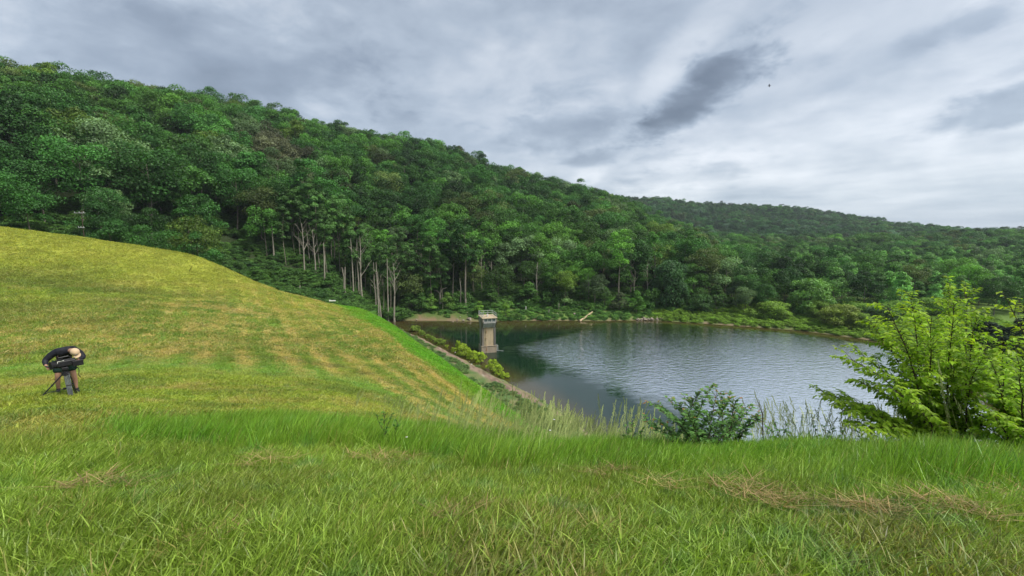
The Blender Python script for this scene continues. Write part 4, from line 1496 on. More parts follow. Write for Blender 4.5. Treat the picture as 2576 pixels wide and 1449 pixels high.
M['conc_pale'] = concrete('buff_concrete', (0.44, 0.35, 0.23), (0.33, 0.27, 0.19))
M['conc'] = concrete('grey_concrete', (0.20, 0.18, 0.155), (0.115, 0.105, 0.10), 0.25)
M['conc_dark'] = concrete('dark_concrete', (0.16, 0.15, 0.14), (0.09, 0.088, 0.09), 0.15)
M['conc_base'] = concrete('base_concrete', (0.30, 0.25, 0.19), (0.20, 0.165, 0.13), 0.5)
M['galv'] = simple('galvanised_steel', (0.50, 0.53, 0.52), 0.5, metal=0.3, scale=3)
M['slatm'] = simple('pale_louver_slat', (0.60, 0.60, 0.57), 0.6, scale=3)
M['black'] = simple('black_recess', (0.010, 0.010, 0.012), 0.8)
M['pipe'] = simple('rust_streaked_pipe', (0.48, 0.40, 0.29), 0.7, scale=1.1, col2=(0.30, 0.13, 0.05))
M['rust'] = simple('rust', (0.23, 0.075, 0.025), 0.9, scale=8)
M['glass'] = simple('dusty_glass', (0.10, 0.12, 0.13), 0.25, scale=1.3, col2=(0.05, 0.07, 0.07), spec=0.6)

tp_ = at_Z(1226, 887, 0.0)
tower = link('intake_tower', None, None, (tp_.x, tp_.y + 1.1, 0.0))
tower.rotation_euler = (0, 0, math.radians(17))
tower.scale = (1.12, 1.12, 0.96)     # local -Y is the louvred front
tag(tower, 'concrete water intake tower with louvres and railing standing in the lake', 'tower')
mb = MB()
mb.box((0, 0, -1.7), (3.34, 2.5, 6.8), bev=0.05)
mb.obj('base', M['conc_base'], tower)
mb = MB()
mb.box((0, -1.18, 1.74), (3.44, 0.30, 0.14), bev=0.03)
mb.box((0, 1.18, 1.74), (3.44, 0.30, 0.14), bev=0.03)
mb.obj('base_ledge', M['conc_base'], tower)
mb = MB()
mb.box((0, 0, 4.1), (2.96, 2.1, 4.8))
mb.obj('shaft', M['conc_pale'], tower)
for sx_ in (-1, 1):
    mb = MB()
    mb.box((sx_ * 1.28, -1.00, 4.05), (0.46, 0.26, 4.66), bev=0.04)
    mb.box((sx_ * 1.28, 1.00, 4.05), (0.46, 0.26, 4.66), bev=0.04)
    mb.box((sx_ * 1.485, 0, 4.05), (0.05, 2.2, 4.66))
    mb.obj('corner_pier', M['conc_dark'] if sx_ > 0 else M['conc'], tower)
# corbelled head: side profile in (y, z)
prof = [(-1.06, 6.35), (-2.15, 7.95), (-2.15, 8.86), (1.75, 8.86), (1.75, 7.7), (1.06, 6.5)]
mb = MB()
for sx_ in (-1, 1):
    x0_, x1_ = sx_ * 1.56, sx_ * 1.32
    xa, xb = min(x0_, x1_), max(x0_, x1_)
    b_ = [(xa, y_, z_) for y_, z_ in prof]
    t_ = [(xb, y_, z_) for y_, z_ in prof]
    mb.prism(b_, t_)
mb.obj('head_side_wall', M['conc'], tower)
mb = MB()
mb.prism([(-1.319, y_, z_) for y_, z_ in [(-1.0, 6.37), (-1.93, 7.9), (-1.93, 8.85), (1.73, 8.85), (1.73, 7.7), (1.04, 6.5)]],
         [(1.319, y_, z_) for y_, z_ in [(-1.0, 6.37), (-1.93, 7.9), (-1.93, 8.85), (1.73, 8.85), (1.73, 7.7), (1.04, 6.5)]])
mb.obj('louver_recess', M['black'], tower)
for k in range(6):
    f = (k + 0.35) / 6
    y_, z_ = -1.06 - 1.05 * f, 6.42 + 1.54 * f
    mb = MB()
    mb.box((0, y_ - 0.04, z_), (2.62, 0.16, 0.125), M=None)
    mb.obj('louver_slat', M['slatm'], tower)
mb = MB()
for x_ in (-1.27, -0.42, 0.43, 1.27):
    mb.box((x_, -2.10, 8.42), (0.07, 0.08, 0.82))
mb.box((0, -2.10, 8.02), (2.62, 0.09, 0.07))
mb.box((0, -2.10, 8.80), (2.62, 0.09, 0.09))
wfr = mb.obj('window_frame', M['slatm'], tower)
for x_ in (-0.845, 0.005, 0.85):
    mb = MB()
    mb.box((x_, -2.06, 8.41), (0.78, 0.02, 0.70))
    mb.obj('window_pane', M['glass'], wfr)
mb = MB()
mb.box((0, -0.2, 8.95), (3.30, 4.12, 0.17), bev=0.03)
deck = mb.obj('deck', M['conc_pale'], tower)
# railing
mb = MB()
rc = [(-1.52, -2.1), (1.52, -2.1), (1.52, 1.7), (-1.52, 1.7)]
for zr in (9.55, 10.08):
    for (xa, ya), (xb, yb) in zip(rc, rc[1:] + rc[:1]):
        if ya == -2.1 and yb == -2.1:
            continue
        mb.tube([(xa, ya, zr), (xb, yb, zr)], 0.035, 6)
rail = mb.obj('railing', M['galv'], tower)
for x_, y_ in [(-1.52, -2.1), (-1.52, -0.85), (-1.52, 0.4), (-1.52, 1.7), (-0.5, 1.7), (0.5, 1.7), (1.52, 1.7), (1.52, 0.4), (1.52, -0.85), (1.52, -2.1)]:
    mb = MB()
    mb.tube([(x_, y_, 9.03), (x_, y_, 10.1)], 0.035, 6)
    mb.obj('railing_post', M['galv'], rail)
mb = MB()
mb.box((-0.15, -0.7, 9.28), (0.30, 0.30, 0.50), bev=0.02)
mb.box((-0.15, -0.7, 9.62), (0.42, 0.20, 0.14), bev=0.02)
mb.obj('gate_operator', M['slatm'], tower)
mb = MB()
for k in range(7):
    a = math.pi * k / 6
    if k < 6:
        a2 = math.pi * (k + 1) / 6
        mb.tube([(-1.25 + 0.28 * math.cos(a), -1.5, 9.03 + 0.62 * math.sin(a)), (-1.25 + 0.28 * math.cos(a2), -1.5, 9.03 + 0.62 * math.sin(a2))], 0.035, 6)
        mb.tube([(-1.25 + 0.28 * math.cos(a), -1.0, 9.03 + 0.62 * math.sin(a)), (-1.25 + 0.28 * math.cos(a2), -1.0, 9.03 + 0.62 * math.sin(a2))], 0.035, 6)
mb.obj('ladder_hoop', M['galv'], tower)
# long ladder on the left side
mb = MB()
for y_ in (-0.72, -0.28):
    mb.tube([(-1.72, y_, 0.4), (-1.72, y_, 9.9)], 0.035, 6)
lad = mb.obj('ladder', M['galv'], tower)
for k in range(24):
    mb = MB()
    mb.tube([(-1.72, -0.72, 0.6 + k * 0.37), (-1.72, -0.28, 0.6 + k * 0.37)], 0.022, 5)
    mb.obj('rung', M['galv'], lad)
mb = MB()
mb.tube([(-0.55, -1.30, 0.35), (-0.55, -1.30, 6.5)], 0.06, 8)
pp = mb.obj('vent_pipe', M['pipe'], tower)
for z_ in (3.65, 0.75, 5.4):
    mb = MB()
    mb.box((-0.55, -1.22, z_), (0.30 if z_ < 5 else 0.2, 0.14, 0.14 if z_ > 1 else 0.28), bev=0.02)
    mb.obj('bracket', M['rust'], pp)
# cage and short ladder on the right of the base
mb = MB()
for (x_, y_) in ((1.72, -0.7), (2.15, -0.7), (2.15, 0.2), (1.72, 0.2)):
    mb.tube([(x_, y_, -0.4), (x_, y_, 1.55)], 0.03, 5)
for z_ in (0.25, 0.6, 0.95, 1.3, 1.55):
    for a_, b_ in (((1.72, -0.7), (2.15, -0.7)), ((2.15, -0.7), (2.15, 0.2)), ((2.15, 0.2), (1.72, 0.2))):
        mb.tube([a_ + (z_,), b_ + (z_,)], 0.022, 5)
mb.obj('access_cage', M['galv'], tower)
mb = MB()
mb.tube([(1.9, -0.5, 0.25), (3.3, -0.9, 0.12)], 0.04, 5)
mb.obj('debris_boom', M['galv'], tower)

# ------------------------------------------------------------------ rocks, log, stumps, posts on the far bank
def rock(u_, v_, w_, lab, zb=None, Yd=None, flat=0.6, grp='rocks along the far bank', seed=0, m_=None, h=0.1):
    if Yd is None:
        p = at_Z(u_, v_, h)
        zg = float(land_z(p.x, p.y)) if p.y < 150 else h
        zg = max(zg, 0.0)
    else:
        p = at_Y(u_, v_, Yd)
        zg = float(land_z(p.x, p.y))
    s_ = w_ * p.y / FPX * 0.5
    mb = MB()
    mb.lump((0, 0, s_ * flat * 0.45), (s_, s_ * 0.8, s_ * flat), seed, 2, 0.28)
    o = mb.obj('rock', m_ or M['rock'], loc=(p.x, p.y, zg))
    o.rotation_euler = (0, 0, seed)
    return tag(o, lab, 'rock', grp)


rl = [('largest grey boulder on the bare bank left of the tower', 1202, 802, 9), ('boulder second in size behind the largest grey one', 1190, 795, 7),
      ('flat slab at the waterline left of the tower', 1180, 806, 14), ('small stone left of the flat waterline slab', 1166, 807, 7),
      ('pale stone above the flat waterline slab', 1176, 799, 6), ('round stone beside the eroded bank', 1158, 803, 5), ('low stone at the foot of the lone trunk', 1150, 806, 7),
      ('tiny stone between bank and waterline', 1140, 809, 4), ('grey stone standing alone on the brown bank', 1048, 805, 6), ('white small stone below the bright saplings', 1062, 796, 4)]
for i, (lab, u_, v_, w_) in enumerate(rl):
    rock(u_, v_, w_, lab, seed=i)
for i in range(16):
    u_ = 968 + random.uniform(0, 50)
    rock(u_, 798 + random.uniform(0, 7), random.uniform(2, 5.5), 'one of the small broken stones at the lake corner by the dam', seed=20 + i, grp='broken stones at the lake corner')
for i, (du, dv, w_) in enumerate([(0, 0, 10), (9, 2, 9), (18, -1, 11), (27, 1, 9), (36, -3, 12), (46, -4, 12), (55, -2, 10), (60, -9, 9), (40, -10, 8), (14, -7, 7), (50, -12, 8)]):
    rock(1605 + du, 803 + dv, w_, 'block %s of the rock pile at the right bank, from the left' % ORD[i], Yd=139 + (i > 7) * 1.5, flat=0.7, grp='rock pile at the right bank', seed=50 + i, m_=M['rock'])
for i, (u_, v_, w_) in enumerate([(1402, 786, 9), (1410, 790, 8), (1395, 792, 6), (1446, 783, 8)]):
    rock(u_, v_, w_, ['dark stone right of the fallen log', 'second dark stone right of the fallen log', 'small dark stone near the fallen log', 'stone higher up right of the log'][i], Yd=143, seed=80 + i)
for i in range(22):      # white and grey stones beside the gravel path
    n_off = random.choice([36.0, 38.4, 41.6, 42.2]) + random.uniform(-0.6, 0.6)
    t_off = random.uniform(18, 95)
    x_, y_ = DN[0] * n_off - DN[1] * t_off, DN[1] * n_off + DN[0] * t_off
    mb = MB()
    s_ = random.uniform(0.10, 0.24)
    mb.lump((0, 0, s_ * 0.3), (s_, s_ * 0.8, s_ * 0.5), i, 1, 0.25)
    o = mb.obj('stone', M['white'] if i % 3 == 0 else M['rock'], loc=(x_, y_, max(float(near_z(x_, y_)), 0)))
    tag(o, 'small loose stone beside the gravel shore path', 'stone', 'loose stones beside the gravel path')
# fallen log
a_, b_ = at_Z(1458, 808, 0.15), at_Y(1490, 790, 143)
mb = MB()
d_ = b_ - a_
za = float(land_z(b_.x, b_.y)) + 0.4
mb.tube([(0, 0, 0.15), (d_.x * 0.5, d_.y * 0.5, max(za, d_.z) * 0.5 + 0.1), (d_.x, d_.y, max(za, d_.z) + 0.3)], [0.36, 0.31, 0.22], 9)
o = mb.obj('fallen_log', simple('bleached_log', (0.42, 0.33, 0.21), 0.9, scale=1.5), loc=(a_.x, a_.y, 0))
tag(o, 'bleached fallen log sloping down the bank into the lake', 'log')
# short posts and stumps
for i, (u_, v_, h_, yd, lab, m_) in enumerate([(1323, 776, 9, 145, 'short white post standing on the grassy bank right of the tower', 'white'),
                                            (663, 700, 9, 118, 'pale broken stump above the left end of the brush', 'deadwood'),
                                            (754, 733, 8, 121, 'pale leaning stump above the dam corner', 'deadwood'),
                                            (801, 748, 6, 122, 'short pale stump nearest the dam corner', 'deadwood'),
                                            (911, 746, 14, 132, 'thin greenish-white marker post below the bare trunks', 'white'),
                                            (878, 730, 12, 132, 'slim pale stub below the tall bare trunks', 'deadwood'),
                                            (1380, 790, 10, 143, 'grey broken stub on the bank below the dark forest', 'deadwood'),
                                            (1405, 776, 16, 146, 'weathered broken stump with side twigs right of tower', 'deadwood')]):
    p = at_Y(u_, v_, yd)
    z0 = float(land_z(p.x, p.y))
    hh_ = h_ * yd / FPX
    mb = MB()
    if m_ == 'white':
        mb.box((0, 0, hh_ / 2 + 0.2), (0.26, 0.26, hh_ + 0.6), bev=0.03)
        mb.prism([(-0.15, -0.15, hh_ + 0.5), (0.15, -0.15, hh_ + 0.5), (0.15, 0.15, hh_ + 0.5), (-0.15, 0.15, hh_ + 0.5)], [(-.05, -.05, hh_ + .62), (.05, -.05, hh_ + .62), (.05, .05, hh_ + .62), (-.05, .05, hh_ + .62)])
        o = mb.obj('marker_post', M['white'], loc=(p.x, p.y, z0))
        tag(o, lab, 'post')
    else:
        mb.tube([(0, 0, -0.3), (0.05, 0, hh_ * 0.5), (0.18, 0.02, hh_ + 0.5)], [0.24, 0.20, 0.10], 8)
        mb.tube([(0.05, 0, hh_ * 0.6), (-0.35, 0.1, hh_ * 0.95)], [0.08, 0.03], 5)
        o = mb.obj('stump', M['deadwood'], loc=(p.x, p.y, z0))
        tag(o, lab, 'stump')
# dead stump with side branches behind the saplings
p = at_Y(1108, 790, 148)
mb = MB()
mb.tube([(0, 0, -0.5), (0.1, 0, 2.5), (-0.1, 0, 5.2)], [0.55, 0.42, 0.28], 9)
mb.tube([(0, 0, 4.8), (-1.2, 0, 5.9), (-2.2, 0, 5.8)], [0.22, 0.15, 0.05], 6)
mb.tube([(0, 0, 4.6), (0.9, 0, 6.4), (2.4, 0.2, 6.9)], [0.22, 0.16, 0.06], 6)
mb.tube([(0, 0, 5.0), (0.3, 0, 6.3), (0.2, 0.1, 7.1)], [0.2, 0.12, 0.04], 6)
o = mb.obj('dead_snag', M['deadwood'], loc=(p.x, p.y, float(land_z(p.x, p.y))))
tag(o, 'grey broken snag with crooked arms between two bright saplings', 'dead tree')
# white culvert block at the end of the dam, dry stick on the bank, utility pole
p = at_Y(836, 757, 92)
mb = MB()
mb.box((0, 0, 0.12), (1.3, 0.4, 0.22), rz=0.1, bev=0.04)
mb.box((-0.55, 0, 0.27), (0.15, 0.42, 0.10), rz=0.1, bev=0.02)
o = mb.obj('culvert_block', M['white'], loc=(p.x, p.y, max(float(land_z(p.x, p.y)), p.z - 0.1)))
tag(o, 'long low white block at the corner where dam meets brush', 'concrete block')
p = at_Y(478, 672, 60)
mb = MB()
z0 = float(near_z(p.x, p.y))
mb.tube([(-0.28, 0, -0.1), (0.0, 0, 0.35), (0.35, 0, 0.85)], [0.04, 0.035, 0.015], 6)
mb.tube([(0.0, 0, 0.35), (0.22, 0.1, 0.45)], [0.02, 0.008], 5)
o = mb.obj('stick', M['stem'], loc=(p.x, p.y, z0))
tag(o, 'thin dark stick leaning out of the mown grass bank', 'stick')
p = at_Y(212, 598, 78)
z0 = p.z - 2
mb = MB()
mb.tube([(0, 0, 0), (0, 0, 6.9)], [0.07, 0.05], 8)
pole = mb.obj('utility_pole', M['stem'], loc=(p.x, p.y, z0))
tag(pole, 'utility pole with white crossarms in the dark trees behind the grass bank', 'pole')
for z_, l_ in ((6.4, 2.0), (3.8, 1.1)):
    mb = MB()
    mb.box((-0.2, -0.12, z_), (l_, 0.09, 0.09), bev=0.01)
    for k in (-0.4, 0, 0.4):
        mb.tube([(-0.2 + k * l_, -0.16, z_ + 0.06), (-0.2 + k * l_, -0.16, z_ + 0.24)], [0.05, 0.03], 6)
    mb.obj('crossarm', M['galv'], pole)
# shingle on the path is colour; a bird over the hill
p = at_Y(1935, 216, 60)
mb = MB()
mb.lump((0, 0, 0), (0.22, 0.09, 0.08), 3, 2, 0.05)
mb.lump((0.23, 0, 0.04), (0.08, 0.06, 0.06), 4, 1, 0.05)
mb.tube([(0.29, 0, 0.04), (0.37, 0, 0.03)], [0.02, 0.004], 5)
mb.prism([(-0.18, -0.05, -0.01), (-0.18, 0.05, -0.01), (-0.40, 0.08, 0.0), (-0.40, -0.08, 0.0)], [(-0.18, -0.05, 0.01), (-0.18, 0.05, 0.01), (-0.40, 0.08, 0.012), (-0.40, -0.08, 0.012)])
M['bird'] = simple('dark_feathers', (0.02, 0.018, 0.016), 0.7)
bird = mb.obj('bird', M['bird'], loc=tuple(p), smooth=True)
bird.rotation_euler = (0.3, 0.1, 2.6)
bird.scale = (0.55, 0.55, 0.55)
tag(bird, 'small dark bird in flight against the bright cloud', 'bird')
for s_ in (-1, 1):
    mb = MB()
    w1 = [(0.12, s_ * 0.06, 0.03), (-0.10, s_ * 0.06, 0.03), (-0.12, s_ * 0.30, 0.16), (0.10, s_ * 0.30, 0.17)]
    w2 = [(0.10, s_ * 0.30, 0.17), (-0.12, s_ * 0.30, 0.16), (-0.16, s_ * 0.62, 0.06), (-0.08, s_ * 0.64, 0.06)]
    for q_ in (w1, w2):
        mb.prism([(a, b, c - 0.008) for a, b, c in q_], [(a, b, c + 0.008) for a, b, c in q_])
    mb.obj('wing', M['bird'], bird)

# ------------------------------------------------------------------ the person, the tripod and the video camera
M['jacket'] = simple('black_jacket', (0.012, 0.013, 0.022), 0.65, scale=9, col2=(0.006, 0.006, 0.010))
M['shorts'] = simple('dark_green_shorts', (0.010, 0.032, 0.026), 0.8, scale=9)
M['skin'] = simple('skin', (0.36, 0.20, 0.14), 0.6, var=0.06, scale=7)
M['cap'] = simple('tan_cap', (0.50, 0.37, 0.24), 0.85, var=0.05, scale=12)
M['hair'] = simple('dark_hair', (0.03, 0.018, 0.012), 0.8)
M['shoe'] = simple('dark_shoe', (0.02, 0.02, 0.024), 0.7)
M['carbon'] = simple('black_tripod', (0.014, 0.014, 0.017), 0.45, scale=8)
M['tripodgrey'] = simple('grey_tripod_tube', (0.10, 0.115, 0.115), 0.45, scale=7, col2=(0.05, 0.058, 0.06))

ph_u, ph_Y = 173, 11.3
p = at_Y(ph_u, 1000, ph_Y)
th_p = math.atan2(p.x, p.y)
RZ = -th_p          # local x to the right in view, local -y towards the viewer


def ground_here(lx, ly):
    c, s = math.cos(RZ), math.sin(RZ)
    wx, wy = p.x + c * lx - s * ly, p.y + s * lx + c * ly
    return float(near_z(wx, wy))


zp = ground_here(0, 0)
person = link('person', None, None, (p.x, p.y, zp))
person.rotation_euler = (0, 0, RZ)
tag(person, 'person in black jacket, green shorts and tan cap bent over a video camera', 'person')


def skin_obj(name, verts, edges, radii, m_, parent, root=0, sub=2):
    me = bpy.data.meshes.new(name)
    me.from_pydata([tuple(v) for v in verts], edges, [])
    me.update()
    o = link(name, me, parent)
    md = o.modifiers.new('skin', 'SKIN')
    md.use_smooth_shade = True
    sv_ = me.skin_vertices[0].data
    for i, r_ in enumerate(radii):
        sv_[i].radius = (r_, r_) if not isinstance(r_, tuple) else r_
        sv_[i].use_root = (i == root)
    s2 = o.modifiers.new('sub', 'SUBSURF')
    s2.levels = s2.render_levels = sub
    me.materials.append(m_)
    return o


class Sk:
    def __init__(s):
        s.v, s.e, s.r = [], [], []

    def chain(s, start, pts):
        last = start
        for x_, y_, z_, r_ in pts:
            s.v.append((x_, y_, z_))
            s.r.append(r_)
            if last is not None:
                s.e.append((last, len(s.v) - 1))
            last = len(s.v) - 1
        return last


fl, fr_ = ground_here(-0.19, 0.24) - zp, ground_here(0.17, 0.24) - zp
# body (legs, trunk, arms, neck and head) as one figure
K = Sk()
pel = K.chain(None, [(0.0, 0.30, 0.90, (0.15, 0.12))])
belly = K.chain(pel, [(0.02, 0.22, 1.02, (0.14, 0.11)), (0.04, 0.08, 1.12, (0.12, 0.09)), (0.07, -0.04, 1.18, (0.10, 0.07))])
hd = K.chain(belly, [(0.13, -0.13, 1.215, 0.055), (0.19, -0.22, 1.20, 0.070), (0.225, -0.27, 1.19, 0.088), (0.245, -0.30, 1.13, 0.070)])
for s_, foot in ((-1, fl), (1, fr_)):
    k0 = K.chain(pel, [(s_ * 0.10, 0.30, 0.82, 0.092), (s_ * 0.13, 0.24, 0.62, 0.080), (s_ * 0.155, 0.20, 0.47 + foot * .5, 0.060), (s_ * 0.165, 0.235, 0.33 + foot, 0.058),
                       (s_ * 0.17, 0.25, 0.12 + foot, 0.036), (s_ * 0.175, 0.25, 0.06 + foot, 0.040), (s_ * 0.20, 0.14, 0.03 + foot, 0.038)])
HAND = {}
for nm, pts in (('r', [(-0.10, -0.02, 1.19, 0.055), (-0.20, 0.02, 1.14, 0.052), (-0.345, 0.02, 0.985, 0.050), (-0.34, -0.10, 0.90, 0.038), (-0.325, -0.17, 0.865, 0.028)]),
                ('l', [(0.22, 0.00, 1.17, 0.055), (0.31, 0.02, 1.08, 0.052), (0.375, -0.04, 0.93, 0.050), (0.28, -0.17, 0.93, 0.036), (0.215, -0.21, 0.94, 0.027)])):
    e_ = K.chain(belly, pts)
    HAND[nm] = (e_, pts[-1])
skin_obj('body', K.v, K.e, K.r, M['skin'], person, pel)
# hands with fingers
for nm, dirx, diry, dz_, side in (('r', 0.35, -0.85, -0.35, 1), ('l', -0.85, -0.4, -0.12, -1)):
    x_, y_, z_, _ = HAND[nm][1]
    d_ = Vector((dirx, diry, dz_)).normalized()
    upv = Vector((0, 0, 1))
    w_ = d_.cross(upv).normalized()
    nrm = w_.cross(d_).normalized()
    Hk = Sk()
    base_ = Vector((x_, y_, z_))
    palm = base_ + d_ * 0.05
    r0_ = Hk.chain(None, [tuple(base_) + (0.026,)])
    pr_ = Hk.chain(r0_, [tuple(palm) + ((0.036, 0.017),)])
    for k, (off, ln) in enumerate(((-0.030, 0.068), (-0.010, 0.080), (0.010, 0.076), (0.029, 0.060))):
        b0 = palm + w_ * off + d_ * 0.028
        Hk.chain(pr_, [tuple(b0) + (0.0100,), tuple(b0 + d_ * ln * 0.5 - nrm * 0.006) + (0.0092,), tuple(b0 + d_ * ln * 0.78 - nrm * 0.028) + (0.0085,), tuple(b0 + d_ * ln * 0.82 - nrm * 0.045) + (0.0072,)])
    tb = base_ + w_ * (-0.034 * side) + d_ * 0.028
    Hk.chain(r0_, [tuple(tb) + (0.012,), tuple(tb + d_ * 0.03 - w_ * 0.012 * side - nrm * 0.01) + (0.0105,), tuple(tb + d_ * 0.055 - nrm * 0.028) + (0.009,)])
    skin_obj('hand', Hk.v, Hk.e, Hk.r, M['skin'], person, 0)
# jacket over trunk and arms
J = Sk()
j0 = J.chain(None, [(0.0, 0.29, 0.86, (0.175, 0.145))])
j1 = J.chain(j0, [(0.02, 0.21, 1.02, (0.165, 0.135)), (0.04, 0.08, 1.13, (0.185, 0.145)), (0.07, -0.03, 1.19, (0.185, 0.14)), (0.125, -0.115, 1.22, 0.105), (0.155, -0.16, 1.215, 0.075)])
j1 -= 2
J.chain(j1, [(-0.10, -0.02, 1.195, 0.108), (-0.20, 0.02, 1.135, 0.092), (-0.345, 0.02, 0.985, 0.078), (-0.34, -0.08, 0.91, 0.056), (-0.332, -0.13, 0.885, 0.045)])
J.chain(j1, [(0.22, 0.00, 1.175, 0.108), (0.31, 0.02, 1.08, 0.092), (0.375, -0.04, 0.93, 0.078), (0.30, -0.145, 0.93, 0.054), (0.255, -0.18, 0.935, 0.044)])
skin_obj('jacket', J.v, J.e, J.r, M['jacket'], person, 0)
# shorts
S = Sk()
s0 = S.chain(None, [(0.0, 0.30, 0.89, (0.18, 0.15))])
for s_ in (-1, 1):
    S.chain(s0, [(s_ * 0.09, 0.29, 0.80, (0.125, 0.12)), (s_ * 0.125, 0.25, 0.66, (0.125, 0.12)), (s_ * 0.145, 0.22, 0.54, (0.118, 0.112))])
skin_obj('shorts', S.v, S.e, S.r, M['shorts'], person, 0)
for s_, foot in ((-1, fl), (1, fr_)):
    mb = MB()
    mb.lump((s_ * 0.185, 0.17, 0.045 + foot), (0.050, 0.135, 0.050), 3, 2, 0.05)
    mb.lump((s_ * 0.175, 0.25, 0.10 + foot), (0.045, 0.050, 0.055), 4, 2, 0.05)
    mb.obj('shoe', M['shoe'], person, True)
# face, hair and cap
HM = Matrix.Translation((0.225, -0.27, 1.165)) @ Matrix.Rotation(math.radians(-22), 4, 'Y') @ Matrix.Rotation(math.radians(52), 4, 'X')
# local head frame: -y is the face, z the crown
mb = MB()
mb.lump((0, 0.022, 0.0), (0.083, 0.092, 0.095), 1, 3, 0.03, HM)
mb.obj('hair', M['hair'], person, True)
mb = MB()
mb.lump((0, -0.020, -0.040), (0.073, 0.084, 0.105), 1, 3, 0.02, HM)
mb.lump((0, -0.102, -0.040), (0.013, 0.020, 0.020), 2, 2, 0.02, HM)
for s_ in (-1, 1):
    mb.lump((s_ * 0.078, 0.010, -0.030), (0.010, 0.020, 0.030), 2, 2, 0.02, HM)
face = mb.obj('face', M['skin'], person, True)
mb = MB()
for s_ in (-1, 1):
    mb.lump((s_ * 0.028, -0.092, -0.020), (0.010, 0.007, 0.006), 2, 1, 0.0, HM)
mb.obj('eyes', M['hair'], face)
mb = MB()
mb.lump((0, -0.088, -0.082), (0.024, 0.008, 0.006), 2, 1, 0.0, HM)
mb.obj('mouth', simple('lips', (0.26, 0.10, 0.08), 0.6), face)
mb = MB()
bm = bmesh.new()
bmesh.ops.create_uvsphere(bm, u_segments=20, v_segments=12, radius=1)
bmesh.ops.delete(bm, geom=[v for v in bm.verts if v.co.z < -0.12], context='VERTS')
bm.transform(HM @ Matrix.Translation((0, -0.004, 0.018)) @ Matrix.Diagonal((0.097, 0.110, 0.105, 1)))
bm.verts.index_update()
mb.add([v.co for v in bm.verts], [[v.index for v in f.verts] for f in bm.faces])
bm.free()
cap = mb.obj('cap', M['cap'], person, True)
mb = MB()
bt, tpz = [], []
for k in range(9):
    a = math.pi * (1 + k / 8)
    bt.append(HM @ Vector((0.080 * math.cos(a), -0.085 + 0.105 * math.sin(a), 0.004 - 0.012 * abs(math.cos(a)))))
    tpz.append(HM @ Vector((0.080 * math.cos(a), -0.085 + 0.105 * math.sin(a), 0.013 - 0.012 * abs(math.cos(a)))))
mb.prism(bt, tpz)
mb.obj('brim', M['cap'], cap)
mb = MB()
mb.box((0, -0.112, 0.050), (0.045, 0.006, 0.024), M=HM)
mb.obj('badge', simple('blue_grey_badge', (0.16, 0.19, 0.24), 0.7), cap)
# sunglasses hung at the temple
mb = MB()
for s_ in (-1, 1):
    mb.tube([HM @ Vector((s_ * 0.080, 0.01, -0.014)), HM @ Vector((s_ * 0.074, -0.085, -0.016))], 0.004, 4)
    mb.box((s_ * 0.036, -0.100, -0.020), (0.052, 0.006, 0.032), M=HM)
mb.obj('glasses', M['black'], person)

# tripod in front of the person
tri = link('tripod', None, None)
tl = Vector((0.0, -0.38, 0))
c_, s_ = math.cos(RZ), math.sin(RZ)
tri.location = (p.x + c_ * tl.x - s_ * tl.y, p.y + s_ * tl.x + c_ * tl.y, ground_here(tl.x, tl.y))
tri.rotation_euler = (0, 0, RZ)
tag(tri, 'black video tripod with one grey leg to the front, under the camera', 'tripod')


def tg(lx, ly):
    return ground_here(tl.x + lx, tl.y + ly) - tri.location.z


feet = [(-0.47, -0.02), (0.04, -0.20), (0.15, 0.16)]
tops = [(-0.055, 0.0, 0.60), (0.015, -0.05, 0.60), (0.05, 0.03, 0.60)]
for k, ((fx_, fy_), tp2) in enumerate(zip(feet, tops)):
    fz = tg(fx_, fy_)
    m_ = M['tripodgrey'] if k == 1 else M['carbon']
    mb = MB()
    A_, B_ = Vector(tp2), Vector((fx_, fy_, fz + 0.02))
    side = (B_ - A_).cross(Vector((0, 0, 1) if k != 1 else (0, 1, 0.2))).normalized() if k != 1 else Vector((1, 0, 0))
    wd_ = 0.045 if k == 1 else 0.022
    for q_ in ((-1, -0.33, 0.33, 1) if k == 1 else (-1, 1)):
        mb.tube([A_ + side * wd_ * q_, B_ + side * wd_ * q_ * 0.8], 0.0125 if k != 1 else 0.014, 8)
    mb.obj('leg', m_, tri)
    mb = MB()
    Mid = A_.lerp(B_, 0.52)
    mb.tube([Mid - side * (wd_ + 0.012), Mid + side * (wd_ + 0.012)], 0.020, 8)
    mb.tube([A_ - side * (wd_ + 0.012), A_ + side * (wd_ + 0.012)], 0.024, 8)
    mb.obj('leg_clamp', M['carbon'], tri)
    mb = MB()
    mb.lump(B_, (0.040, 0.040, 0.022), 1, 2, 0.05)
    mb.obj('foot', M['carbon'], tri)
mb = MB()
hub_ = Vector((-0.05, 0.02, 0.20))
for (fx_, fy_), tp2 in zip(feet, tops):
    mb.tube([hub_, Vector(tp2).lerp(Vector((fx_, fy_, tg(fx_, fy_))), 0.86 if fx_ < -0.3 else 0.6)], 0.011, 6)
mb.lump(hub_, (0.045, 0.045, 0.03), 1, 2, 0.02)
mb.obj('spreader', M['carbon'], tri)
mb = MB()
mb.tube([(0, 0, 0.57), (0, 0, 0.66)], [0.085, 0.075], 16)
mb.tube([(0, 0, 0.66), (0, 0, 0.71)], [0.050, 0.055], 12)
mb.box((0, 0, 0.745), (0.13, 0.14, 0.085), bev=0.015)
mb.obj('head', M['carbon'], tri)
mb = MB()
mb.tube([(-0.06, 0.03, 0.76), (-0.20, 0.11, 0.79), (-0.33, 0.14, 0.845)], [0.011, 0.011, 0.012], 8)
mb.tube([(-0.25, 0.12, 0.81), (-0.345, 0.142, 0.855)], [0.018, 0.018], 8)
mb.obj('pan_handle', M['carbon'], tri)

